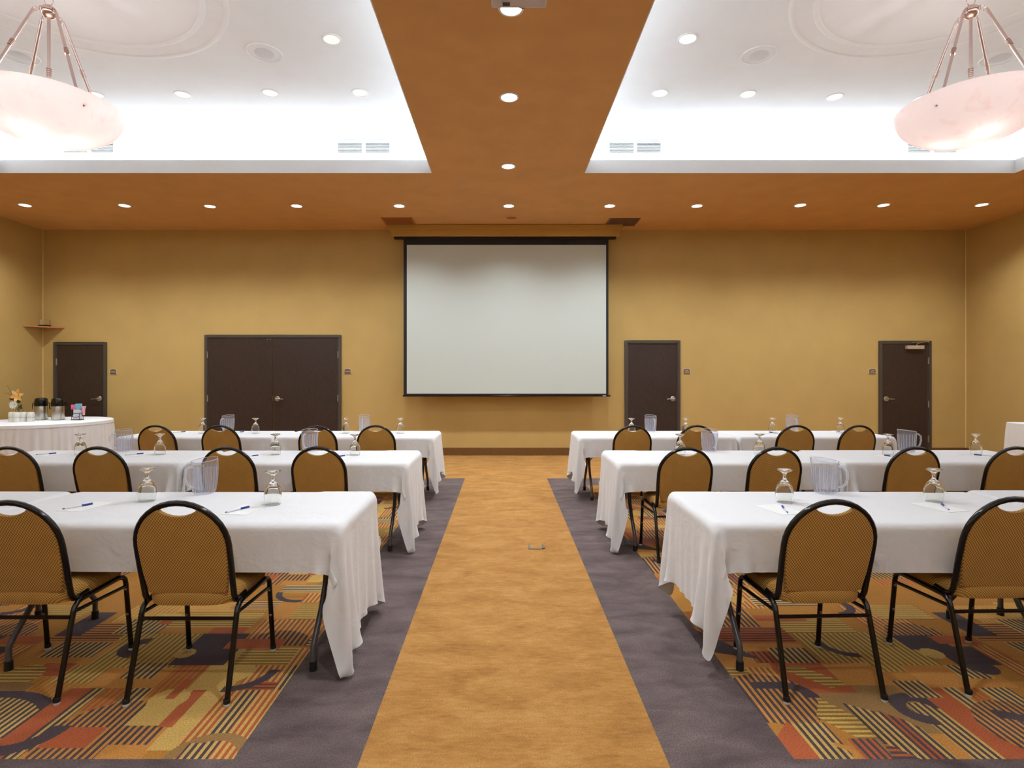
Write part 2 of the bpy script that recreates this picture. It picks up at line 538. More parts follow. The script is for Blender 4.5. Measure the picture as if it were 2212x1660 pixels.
    rect('RMv', 1.28, 1.4, 2.8, 2.92, 'R')
    rect('YOv', 1.62, 2.2, 2.72, 3.14, 'R')
    rect('T', 1.6, 1.84, 2.6, 2.8, 'R')
    disc('D', 1.85, 3.02, .14, 'R', half=['d', 'l'], ring=.022)
    rect('T', 1.98, 2.4, 2.58, 2.78, 'R')
    rect('YDv', 1.84, 1.98, 2.5, 2.64, 'R')
    rect('D', 2.16, 2.4, 2.94, 3.13, 'R')
    rect('D', 2.28, 2.52, 2.78, 2.97, 'R')
    disc('Y', 2.24, 2.9, .055, 'R')
    rect('YDv', 2.2, 2.36, 2.66, 2.78, 'R')
    disc('D', 2.38, 2.76, .07, 'R')
    rect('R', 2.36, 2.6, 3.0, 3.09, 'R')
    rect('YRv', 2.5, 2.6, 2.5, 2.98, 'R')
    rect('YRv', 2.1, 2.4, 3.12, 3.5, 'R')
    disc('TDv', 2.32, 3.1, .16, 'R', half=['u'])
    rect('YOh', 1.5, 2.0, 3.13, 3.36, 'R')
    rect('YOh', 2.25, 2.58, 3.3, 3.5, 'R')
    rect('MRh', 1.12, 1.6, 3.02, 3.2, 'R')
    rect('T', 1.28, 1.6, 3.2, 3.28, 'R')
    rect('R', 1.5, 1.8, 3.28, 3.36, 'R')
    poly('D', [(1.07, 3.2), (1.07, 2.92), (1.32, 2.84), (1.15, 3.1)], 'R')
    rect('R', 1.12, 1.3, 3.2, 3.4, 'R')
    rect('TDv', 1.24, 1.5, 3.2, 3.46, 'R')
    rect('RYv', 1.3, 1.7, 3.46, 3.8, 'R')
    disc('Y', 1.5, 3.6, .06, 'R')
    rect('WDh', 1.6, 2.0, 3.5, 3.62, 'R')
    rect('WDh', 1.9, 2.2, 3.66, 3.8, 'R')
    disc('D', 2.05, 3.5, .12, 'R', half=['r'], ring=.025)
    # merge equal tufts into rectangles
    used = np.zeros_like(su); vs, fs, mi = [], [], []
    for i in range(nu):
        j = 0
        while j < nv:
            if used[i, j]: j += 1; continue
            c = grid[i, j]; h = 1
            while j+h < nv and grid[i, j+h] == c and not used[i, j+h]: h += 1
            w_ = 1
            while i+w_ < nu and (grid[i+w_, j:j+h] == c).all() and not used[i+w_, j:j+h].any(): w_ += 1
            used[i:i+w_, j:j+h] = True
            x0, x1, y0, y1 = i*cell, (i+w_)*cell, j*cell, (j+h)*cell
            if i+w_ == nu: x1 = 1.5
            if j+h == nv: y1 = 1.75
            n = len(vs); vs += [(x0, y0, 0), (x1, y0, 0), (x1, y1, 0), (x0, y1, 0)]; fs.append((n, n+1, n+2, n+3)); mi.append(c)
            j += h
    me = bpy.data.meshes.new('carpet_field'); me.from_pydata(vs, [], fs)
    for m_ in PM: me.materials.append(m_)
    me.polygons.foreach_set('material_index', np.array(mi, dtype=np.int32))
    return me
FIELD = {'L': weave('L'), 'R': weave('R')}

# ------------------------------------------------------------------ room shell
XL, XR, YB, YF, ZC, ZT = -8.37, 8.41, 10.1, -6.2, 4.10, 4.85
# floor: one carpet, rectangles of three colourways
xs = sorted([XL, -6.0, -5.52, -1.02, -.54, .618, 1.10, 5.6, 6.1, XR])
ys = sorted([YF, -3.0, -2.5, 1.0, 1.5, 1.62, 2.10, 7.35, 7.84, YB])
vs, fs, mi = [], [], []
for j in range(len(ys)-1):
    for i in range(len(xs)-1):
        cx, cy = (xs[i]+xs[i+1])/2, (ys[j]+ys[j+1])/2
        n = len(vs)
        vs += [(xs[i], ys[j], 0), (xs[i+1], ys[j], 0), (xs[i+1], ys[j+1], 0), (xs[i], ys[j+1], 0)]
        fs.append((n, n+1, n+2, n+3))
        side = (-6.0 < cx < -.54) or (.618 < cx < 6.1)
        inner = (-5.52 < cx < -1.02) or (1.10 < cx < 5.6)
        k = 0
        if side and (1.62 < cy < 7.84 or -3.0 < cy < 1.5): k = 1
        if inner and (2.10 < cy < 7.35 or -2.5 < cy < 1.0):
            fs.pop(); del vs[-4:]; continue
        mi.append(k)
me = bpy.data.meshes.new('floor'); me.from_pydata(vs, [], fs)
for m_ in ('gold', 'dark'): me.materials.append(M[m_])
me.polygons.foreach_set('material_index', mi)
floor_ob = struct(link(bpy.data.objects.new('floor', me)), 'carpeted floor, gold aisle between plum borders and abstract patterned fields')

for xa, kinds in ((-5.52, 'LRL'), (1.1, 'RLR')):
    for i, kk in enumerate(kinds):
        for ya in (2.1, 3.85, 5.6, -2.5, -.75):
            o = link(bpy.data.objects.new('carpet_field', FIELD[kk]), floor_ob); o.location = (xa+1.5*i, ya, 0)
T = .15
def wallbox(name, a, label):
    return struct(MB().box(*a).build(name, M['wall']), label)
wallbox('wall_back', (XL-T, XR+T, YB, YB+T, -.05, ZC+.05), 'ochre textured wall behind the projection screen')
wallbox('wall_left', (XL-T, XL, YF, YB, -.05, ZC+.05), 'ochre side wall at the left')
wallbox('wall_right', (XR, XR+T, YF, YB, -.05, ZC+.05), 'ochre side wall at the right')
wallbox('wall_front', (XL-T, XR+T, YF-T, YF, -.05, ZC+.05), 'ochre wall behind the camera')
# baseboards, broken at the doors
doors = [(-8.16, -7.2), (-5.42, -2.94), (2.205, 3.215), (6.82, 7.77)]
mb = MB(); x = XL
for a, b in doors + [(XR, XR)]:
    if a > x: mb.box(x, a, YB-.014, YB, 0, .14)
    x = b
struct(mb.build('baseboard_back', M['baseboard']), 'brown baseboard along the back wall')
struct(MB().box(XL, XL+.014, YF, YB-.014, 0, .14).build('baseboard_left', M['baseboard']), 'brown baseboard along the left wall')
struct(MB().box(XR-.014, XR, YF, YB-.014, 0, .14).build('baseboard_right', M['baseboard']), 'brown baseboard along the right wall')

# soffit with four trays let into it
trays = [(-6.6, -.93, 1.95, 7.26), (1.062, 6.69, 1.95, 7.26), (-6.6, -.93, -5.2, .1), (1.062, 6.69, -5.2, .1)]  # rear pair is unseen, added with its cove lamps for more light
tx = sorted([XL-T, -6.6, -.93, 1.062, 6.69, XR+T]); ty = sorted([YF-T, -5.2, .1, 1.95, 7.26, YB+T])
mb = MB()
for i in range(len(tx)-1):
    for j in range(len(ty)-1):
        cx, cy = (tx[i]+tx[i+1])/2, (ty[j]+ty[j+1])/2
        if any(a < cx < b and c < cy < d for a, b, c, d in trays): continue
        mb.quad((tx[i], ty[j], ZC), (tx[i+1], ty[j], ZC), (tx[i+1], ty[j+1], ZC), (tx[i], ty[j+1], ZC))
soff = mb.build('ceiling', M['soffit'])
s_ = soff.modifiers.new('thick', 'SOLIDIFY'); s_.thickness = .02; s_.offset = 1
struct(soff, 'burnt orange dropped ceiling around the white trays')
OFS = .36
lipn = 0
for ti, (a, b, c, d) in enumerate(trays):
    # lip fascia, ledge, upper walls, crown slope and lid
    mb = MB(); t = .008; z0, z1 = ZC-.001, 4.27
    mb.box(a, a+t, c, d, z0, z1).box(b-t, b, c, d, z0, z1).box(a+t, b-t, c, c+t, z0, z1).box(a+t, b-t, d-t, d, z0, z1)
    A, B, Cc, D = a-OFS, b+OFS, c-OFS, d+OFS
    zl = 4.15
    mb.quad((A,Cc,zl),(a,Cc,zl),(a,D,zl),(A,D,zl)).quad((b,Cc,zl),(B,Cc,zl),(B,D,zl),(b,D,zl))
    mb.quad((a,Cc,zl),(b,Cc,zl),(b,c,zl),(a,c,zl)).quad((a,d,zl),(b,d,zl),(b,D,zl),(a,D,zl))
    zu = 4.76
    for p, q in (((A,Cc),(B,Cc)), ((B,Cc),(B,D)), ((B,D),(A,D)), ((A,D),(A,Cc))):
        mb.quad((*p, zl), (*q, zl), (*q, zu), (*p, zu))
    e = .3
    ring1 = [(A,Cc,zu),(B,Cc,zu),(B,D,zu),(A,D,zu)]
    ring2 = [(A+e,Cc+e,ZT),(B-e,Cc+e,ZT),(B-e,D-e,ZT),(A+e,D-e,ZT)]
    for k in range(4): mb.quad(ring1[k], ring1[(k+1)%4], ring2[(k+1)%4], ring2[k])
    mb.quad(*ring2)
    o = mb.build('ceiling_tray', M['white_paint'])
    nm = ['left', 'right', 'left, added behind the camera', 'right, added behind the camera'][ti]
    struct(o, 'white recessed ceiling tray with hidden cove lighting, ' + nm)
    # cove lamps lying on the ledge, behind the lip
    L = b-a+.3; W_ = d-c+.3; zz = 4.23; o_ = .2
    area('cove_lamp', ((a+b)/2, d+o_, zz), (PI-1.0, 0, 0), L, .08, COVE_W*L, COOL)
    area('cove_lamp', ((a+b)/2, c-o_, zz), (PI+1.0, 0, 0), L, .08, COVE_W*L, COOL)
    area('cove_lamp', (a-o_, (c+d)/2, zz), (PI, -1.0, 0), .08, W_, COVE_W*W_, COOL)
    area('cove_lamp', (b+o_, (c+d)/2, zz), (PI, 1.0, 0), .08, W_, COVE_W*W_, COOL)

M['bead'] = mat('pale_ochre_caulk', (214, 180, 112), .6)
struct(MB().prism([(XL, YB), (XL+.012, YB), (XL, YB-.012)], 'z', .14, ZC).build('trim_1', M['bead']), 'pale caulk line down the left room corner')
struct(MB().prism([(XR, YB), (XR-.012, YB), (XR, YB-.012)], 'z', .14, ZC).build('trim_2', M['bead']), 'pale caulk line down the right room corner')
# ------------------------------------------------------------------ doors
def door(idx, x0, x1, top, label, double=False, handle='r', hinges='l', recess=False, closer=False):
    root = bpy.data.objects.new('door_%d' % idx, None); C.objects.link(root)
    root.location = ((x0+x1)/2, YB, 0); struct(root, label)
    w2 = (x1-x0)/2; fw = .05; yf = -.03
    mb = MB()
    mb.box(-w2, -w2+fw, yf, 0, 0, top).box(w2-fw, w2, yf, 0, 0, top).box(-w2+fw, w2-fw, yf, 0, top-fw, top)
    mb.box(-w2+fw, -w2+fw+.015, yf+.012, 0, 0, top-fw).box(w2-fw-.015, w2-fw, yf+.012, 0, 0, top-fw).box(-w2+fw, w2-fw, yf+.012, 0, top-fw-.015, top-fw)
    mb.build('door_frame', M['door_frame'], root, bevel=.003)
    lw = w2-fw-.006
    yl = -.006 if recess else -.015
    spans = [(-lw, -.004), (.004, lw)] if double else [(-lw, lw)]
    for si, (a, b) in enumerate(spans):
        leaf = MB().box(a, b, yl, -.001, .012, top-fw-.008).build('door_leaf', M['door'], root, bevel=.002)
        zh = 1.03
        hx = None
        if double:
            if si == 1: hx, dr = a+.075, 1
            hg = a if si == 0 else b
        else:
            hx, dr = (b-.075, -1) if handle == 'r' else (a+.075, 1)
            hg = a if hinges == 'l' else b
        if hx is not None:
            mb = MB()
            pr = [(.0, .018), (.032, .018), (.036, .012), (.036, 0)]
            for r_, z_ in []: pass
            n = 20
            ringv = []
            for (r_, dd) in [(.046, 0), (.046, .009), (.04, .014), (.001, .014)]:
                ringv.append([(hx+r_*math.cos(2*PI*k/n), yl-dd, zh+r_*math.sin(2*PI*k/n)) for k in range(n)])
            vv = [v for r_ in ringv for v in r_]; ff = []
            for i in range(3):
                for k in range(n):
                    l = (k+1) % n; ff.append((i*n+k, i*n+l, (i+1)*n+l, (i+1)*n+k))
            mb.add(vv, ff)
            mb.tube([(hx, yl-.01, zh), (hx, yl-.05, zh)], .011, 10)
            mb.tube([(hx, yl-.048, zh), (hx+dr*.03, yl-.052, zh), (hx+dr*.12, yl-.05, zh-.006)], .01, 10, rr=[.012, .011, .008])
            mb.build('lever_handle', M['steel'], leaf, smooth=True)
        if not recess:
            for hz in (top-.36, top-1.15, .3):
                MB().box(hg-.012, hg+.012, yl-.012, yl+.002, hz-.06, hz+.06).tube([(hg, yl-.012, hz-.062), (hg, yl-.012, hz+.062)], .008, 8).build('hinge', M['steel'], leaf)
        if double and si == 0:
            MB().box(b-.006, b-.001, yl-.003, yl, .99, 1.08).build('strike_plate', M['steel'], leaf)
            for dx in (-.1, -.04):
                MB().sphere((b+dx+.0, yl-.004, top-fw-.03), .008, 8).build('catch_button', M['steel'], leaf)
    if closer:
        MB().box(.0, .31, -.075, -.015, top-.15, top-.085).build('door_closer', M['alum'], root, bevel=.005)
        MB().tube([(.19, -.05, top-.085), (.19, -.05, top-.06), (.2, -.055, top-.045), (.4, -.045, top-.01)], .009, 8).tube([(.1, -.04, top-.028), (.4, -.045, top-.01)], .007, 8).tube([(.4, -.045, top-.03), (.4, -.045, top+.01)], .013, 8).build('closer_arm', M['steel'], root, smooth=True)
    return root
door(1, -8.16, -7.2, 2.06, 'dark single door in the left corner behind the coffee table', handle='r', hinges='l')
door(2, -5.42, -2.94, 2.19, 'wide dark double door left of the screen', double=True)
door(3, 2.205, 3.215, 2.09, 'dark single door just right of the screen', handle='r', recess=True)
door(4, 6.82, 7.77, 2.08, 'dark single door with a closer near the right corner', handle='l', hinges='r', closer=True)

# ------------------------------------------------------------------ wall signs
def text_mesh(body, size, m, parent, loc, depth=.001):
    cu = bpy.data.curves.new('lettering', 'FONT'); cu.body = body; cu.size = size
    cu.align_x = 'CENTER'; cu.align_y = 'CENTER'; cu.extrude = depth; cu.space_line = .8
    tmp = bpy.data.objects.new('tmp', cu); C.objects.link(tmp)
    dg = bpy.context.evaluated_depsgraph_get()
    me = bpy.data.meshes.new_from_object(tmp.evaluated_get(dg))
    bpy.data.objects.remove(tmp)
    me.materials.clear(); me.materials.append(m)
    o = bpy.data.objects.new('lettering', me); link(o, parent)
    o.location = loc; o.rotation_euler = (R(90), 0, 0)
    return o
def sign(x, z, words, label):
    root = thing('room_sign', label, 'sign', (x, YB, z), 0, 'arched room signs')
    def arch(w, h0, h1, zoff=0):
        pts = [(-w, -h0+zoff), (w, -h0+zoff)]
        for k in range(13):
            a = PI*k/12
            pts.append((w*math.cos(a), h1*.45+zoff + (h1*.55)*math.sin(a)))
        return pts
    MB().prism(arch(.068, .05, .062), 'y', -.006, 0).build('sign_rim', M['sign_rim'], root)
    MB().prism(arch(.057, .042, .05), 'y', -.0085, -.006).build('sign_face', M['sign_face'], root)
    if len(words) == 1: text_mesh(words[0], .025, M['sign_text'], root, (0, -.009, .0))
    else:
        text_mesh(words[0], .027, M['sign_text'], root, (0, -.009, .017)); text_mesh(words[1], .027, M['sign_text'], root, (0, -.009, -.014))
sx = YB/1200
sign((245-1087)*sx, 1.45+8*sx, ['STORAGE'], 'small arched brown sign right of the left corner door')
sign((751-1087)*sx, 1.45+9*sx, ['STORAGE'], 'small arched brown sign right of the double door')
sign((1483-1087)*sx, 1.45+9*sx, ['PREP', 'ROOM'], 'small arched brown sign right of the door beside the screen')
sign((1884-1087)*sx, 1.45+9*sx, ['PREP', 'ROOM'], 'small arched brown sign left of the door with the closer')

# ------------------------------------------------------------------ projection screen
scr = thing('projection_screen', 'large white pull-down projection screen with black border hanging on the back wall', 'screen', (.05, 9.85, 1.08))
def sb(name, m, x0, x1, y0, y1, z0, z1, bev=0, par=None):
    return MB().box(x0-.05, x1-.05, y0-9.85, y1-9.85, z0-1.08, z1-1.08).build(name, m, par or scr, bevel=bev)
sb('screen_surface', M['screen_white'], -1.708, 1.823, 9.846, 9.854, 1.13, 3.77)
for a_ in ((-1.766, -1.708, 1.10, 3.9), (1.823, 1.865, 1.10, 3.9), (-1.708, 1.823, 3.77, 3.9), (-1.708, 1.823, 1.10, 1.13)):
    sb('screen_border', M['screen_black'], a_[0], a_[1], 9.846, 9.854, a_[2], a_[3])
sb('bottom_bar', M['black_gloss'], -1.78, 1.9, 9.835, 9.865, 1.08, 1.105, .004)
sb('bar_label', M['white_plastic'], 1.76, 1.82, 9.832, 9.835, 1.087, 1.099)
sb('roller_slot', M['screen_black'], -1.93, 1.995, 9.8, 9.9, 3.875, 3.905)
sb('screen_case', M['ochre_case'], -1.96, 2.045, 9.74, 10.09, 3.905, 4.03, .006)
sb('case_top', M['ochre_case'], -2.02, 2.09, 9.70, 10.09, 4.025, 4.092, .004)

# ------------------------------------------------------------------ downlights, speakers, vents
def mk_downlight(name, lens, label, r=.095):
    root = thing(name, label, 'ceiling light', group='recessed ceiling lights')
    MB().lathe([(r-.022, .0), (r-.018, -.008), (r-.002, -.007), (r, 0)], 28).build('trim_ring', M['white_trim'], root, smooth=True)
    MB().lathe([(.001, -.0015), (r-.02, -.0015), (r-.02, .0), (.001, .0)], 24).build('lens', lens, root)
    return root
row = [(-7.42, 8.62), (-5.89, 8.64), (-4.58, 8.68), (-3.22, 8.66), (-1.62, 8.66), (.087, 8.66), (1.66, 8.66), (3.02, 8.66), (4.61, 8.62), (5.9, 8.62), (7.41, 8.6)]
centre = [(.064, 7.02), (.057, 5.28), (.057, 4.0)]
behind = [(.06, 2.2), (.06, .4), (.06, -1.6), (.06, -3.6)] + [(-7.5, 6.2), (-7.5, 3.6), (-7.5, 1), (-7.5, -2), (7.5, 6.2), (7.5, 3.6), (7.5, 1), (7.5, -2)] + [(x, -5.7) for x in (-6, -3, 0, 3, 6)]  # ceiling lights out of view, added to light the room
outside = ['beam above the camera', 'beam just behind the camera', 'beam farther behind the camera', 'beam farthest behind the camera'] + ['%s side strip, %s from the screen wall' % (a_, b_) for a_ in ('left', 'right') for b_ in ('first', 'second', 'third', 'fourth')] + ['rear wall strip, %s from the left' % b_ for b_ in ('first', 'second', 'third', 'fourth', 'fifth')]
first = None
ordn = ['leftmost', 'second', 'third', 'fourth', 'fifth', 'sixth', 'seventh', 'eighth', 'ninth', 'tenth', 'rightmost']
def spot(x, y, z, pw, col=WARM):
    d = bpy.data.lights.new('downlight_beam', 'SPOT'); d.energy = pw; d.spot_size = R(135); d.spot_blend = .9
    d.shadow_soft_size = .08; d.color = col
    o = bpy.data.objects.new('downlight_beam', d); C.objects.link(o); o.location = (x, y, z-.02)
for i, (x, y) in enumerate(row + centre + behind):
    if i < 11: lb = 'small round ceiling light, ' + (ordn[i] if i in (0, 10) else ordn[i] + ' from the left') + ' in the row along the back wall'
    elif i < 14: lb = 'round ceiling light in the orange beam, ' + ['farthest, nearest the back row', 'middle one', 'nearest, half hidden by the projector'][i-11]
    else: lb = 'round ceiling light added outside the frame, ' + outside[i-14]
    if first is None:
        first = mk_downlight('recessed_light', M['lamp_on'], lb); first.location = (x, y, ZC)
    else:
        o = dup(first, (x, y, ZC), 0, lb)
    spot(x, y, ZC, SPOT_W * (1.0 if i < 11 else 1.0))
tl = [(-1.72, 6.67), (-2.8, 6.68), (-3.875, 6.72), (-4.93, 6.72), (-1.73, 5.61)]
tr_ = [(1.885, 6.68), (2.95, 6.7), (4.04, 6.77), (5.14, 6.81), (1.86, 5.6)]
pos_l = ['far row, nearest the orange beam', 'far row, second from the orange beam', 'far row, third from the orange beam', 'far row, behind the pendant bowl', 'alone in the nearer row']
fa = fb = None
for i, (x, y) in enumerate(tl):
    lb = 'white trimmed recessed light in the left tray, ' + pos_l[i]
    if fa is None: fa = mk_downlight('tray_light', M['lamp_dim'], lb, .1); fa.location = (x, y, ZT)
    else: dup(fa, (x, y, ZT), 0, lb)
for i, (x, y) in enumerate(tr_):
    lb = 'white trimmed recessed light in the right tray, ' + pos_l[i]
    if fb is None: fb = mk_downlight('tray_light', M['lamp_right'], lb, .1); fb.location = (x, y, ZT)
    else: dup(fb, (x, y, ZT), 0, lb)

sp0 = None
for i, (x, y) in enumerate([(-2.516, 5.85), (-5.14, 5.9), (2.71, 5.89), (5.31, 5.94)]):
    lb = 'flat round white ceiling speaker in the ' + ['left tray, nearer the orange beam', 'left tray, beyond the pendant rods', 'right tray, nearer the orange beam', 'right tray, beyond the pendant rods'][i]
    if sp0 is None:
        sp0 = thing('ceiling_speaker', lb, 'speaker', (x, y, ZT), 0, 'round ceiling speakers')
        MB().lathe([(.165, 0), (.168, -.008), (.178, -.008), (.182, 0)], 40).build('speaker_rim', M['white_trim'], sp0, smooth=True)
        MB().lathe([(.1, -.004), (.165, -.002), (.165, 0), (.1, 0)], 40, closed=True).build('speaker_plate', M['white_paint'], sp0)
        MB().lathe([(.001, -.006), (.09, -.006), (.1, -.003), (.1, 0), (.001, 0)], 32).build('speaker_grille', M['grey_speaker'], sp0, smooth=True)
    else: dup(sp0, (x, y, ZT), 0, lb)
o = thing('ceiling_speaker', 'small orange painted round speaker in the ceiling above the screen', 'speaker', (.14, 9.3, ZC))
MB().lathe([(.085, 0), (.088, -.008), (.118, -.008), (.122, 0)], 32).build('speaker_rim', M['soffit'], o, smooth=True)
MB().lathe([(.001, -.003), (.085, -.003), (.085, 0), (.001, 0)], 32).build('speaker_grille', M['vent_brown'], o)

def wall_grille(x0, x1, z0, z1, y, label):
    root = thing('air_grille', label, 'vent', ((x0+x1)/2, y, z0), 0, 'white air grilles in the tray walls')
    w2, h = (x1-x0)/2, z1-z0
    mb = MB(); t = .012
    mb.box(-w2, w2, -.012, 0, 0, t).box(-w2, w2, -.012, 0, h-t, h).box(-w2, -w2+t, -.012, 0, t, h-t).box(w2-t, w2, -.012, 0, t, h-t)
    mb.build('grille_frame', M['white_trim'], root)
    MB().box(-w2+t, w2-t, -.002, 0, t, h-t).build('duct_shade', M['vent_dark'], root)  # dark sheet stands in for the shade between the slats
    sm = None
    for k in range(8):
        zc = t + (h-2*t)*(k+.5)/8
        if sm is None:
            sm = MB().quad((-w2+t, -.012, -.007), (w2-t, -.012, -.007), (w2-t, -.002, .006), (-w2+t, -.002, .006)).build('slat', M['white_trim'], root)
            md = sm.modifiers.new('thick', 'SOLIDIFY'); md.thickness = .002
            s = sm
        else: s = sm.copy(); C.objects.link(s); s.parent = root
        s.location = (0, 0, zc)
    return root
yw = 7.26 + OFS
for tn, prs in (('left', [(-6.04, -5.69, 'far left pair, left half'), (-5.66, -5.33, 'far left pair, right half'), (-2.28, -1.925, 'pair beside the orange beam, left half'), (-1.9, -1.545, 'pair beside the orange beam, right half')]),
                ('right', [(1.444, 1.8, 'pair beside the orange beam, left half'), (1.82, 2.17, 'pair beside the orange beam, right half'), (5.535, 5.865, 'far right pair, left half'), (5.89, 6.22, 'far right pair, right half')])):
    for a, b, lb in prs: wall_grille(a, b, 4.49, 4.67, yw, 'white louvred air grille high in the %s tray, %s' % (tn, lb))
def ceil_grille(x0, x1, y0, y1, m, label):
    root = thing('ceiling_vent', label, 'vent', ((x0+x1)/2, (y0+y1)/2, ZC), 0, 'square vents beside the screen case')
    w2, d2 = (x1-x0)/2, (y1-y0)/2; t = .03
    mb = MB().box(-w2, w2, -d2, -d2+t, -.01, 0).box(-w2, w2, d2-t, d2, -.01, 0).box(-w2, -w2+t, -d2+t, d2-t, -.01, 0).box(w2-t, w2, -d2+t, d2-t, -.01, 0)
    mb.build('vent_frame', m, root)
    MB().box(-w2+t, w2-t, -d2+t, d2-t, -.002, 0).build('duct_shade', M['duct_shade_black'], root)  # flat dark sheet, shade inside the vent put into its colour
    sm = None
    for k in range(14):
        yc = -d2+t + (2*d2-2*t)*(k+.5)/14
        if sm is None: s = sm = MB().box(-w2+t, w2-t, -.009, .007, -.009, -.005).build('slat', m, root)
        else: s = sm.copy(); C.objects.link(s); s.parent = root
        s.location = (0, yc, 0)
ceil_grille(-2.05, -1.53, 9.3, 9.78, M['vent_brown'], 'orange-brown square ceiling vent left of the screen case')
ceil_grille(1.79, 2.31, 9.33, 9.8, M['vent_grey'], 'darker taupe square ceiling vent right of the screen case')

# projector under the beam
pj = thing('projector', 'pale grey projector hung from the orange beam at the top edge of the picture', 'projector', (.087, 2.95, 3.5))
MB().box(-.152, .152, -.14, .15, 0, .1).build('projector_body', M['proj'], pj, bevel=.008)
MB().box(-.09, -.05, .1, .125, -.003, .0).build('release_button', M['vent_dark'], pj)
MB().tube([(.02, .14, .05), (.02, .175, .05)], .035, 20).build('lens_barrel', M['lens'], pj, smooth=True)
for fx in (-.12, .12): MB().lathe([(.012, 0), (.012, -.012), (.001, -.012)], 12, (fx, -.1, 0)).build('foot', M['rubber'], pj)
MB().tube([(0, 0, .1), (0, 0, .598)], .02, 12).build('mount_pole', M['white_trim'], pj, smooth=True)
MB().lathe([(.001, .58), (.07, .58), (.07, .6), (.001, .6)], 24).build('mount_plate', M['white_trim'], pj)

# ------------------------------------------------------------------ pendants
def medallion(x, y, label):
    root = thing('ceiling_medallion', label, 'medallion', (x, y, ZT), 0, 'plaster medallions above the pendants')
    def torus(rr, w, h):
        pr = [(rr-w, 0), (rr-w*.6, -h*.8), (rr, -h), (rr+w*.6, -h*.8), (rr+w, 0)]
        return MB().lathe(pr, 72)
    vs_ = MB()
    for rr, w_, h_, nm in ((1.32, .03, .007, 'outer_moulding'), (1.12, .03, .010, 'inner_moulding')):
        pr = [(rr-w_, -.0005), (rr-w_*.6, -h_*.8), (rr, -h_), (rr+w_*.6, -h_*.8), (rr+w_, -.0005)]
        MB().lathe(pr, 72, closed=True).build(nm, M['white_paint'], root, smooth=True)
    # low-relief leaves between the two rings
    mb = MB()
    for k in range(48):
        a = 2*PI*k/48; ca, sa = math.cos(a), math.sin(a)
        pts = []
        for (u, v_, h_) in ((-.07, 0, 0), (0, -.05, 0), (.07, 0, 0), (0, .05, 0), (0, 0, -.006)):
            rr = 1.22+u; pts.append((rr*ca - v_*sa, rr*sa + v_*ca, -.0008+h_))
        mb.add(pts, [(0,1,4), (1,2,4), (2,3,4), (3,0,4)])
    o = mb.build('leaf_relief', M['white_paint'], root, smooth=True); o['kind'] = 'stuff'
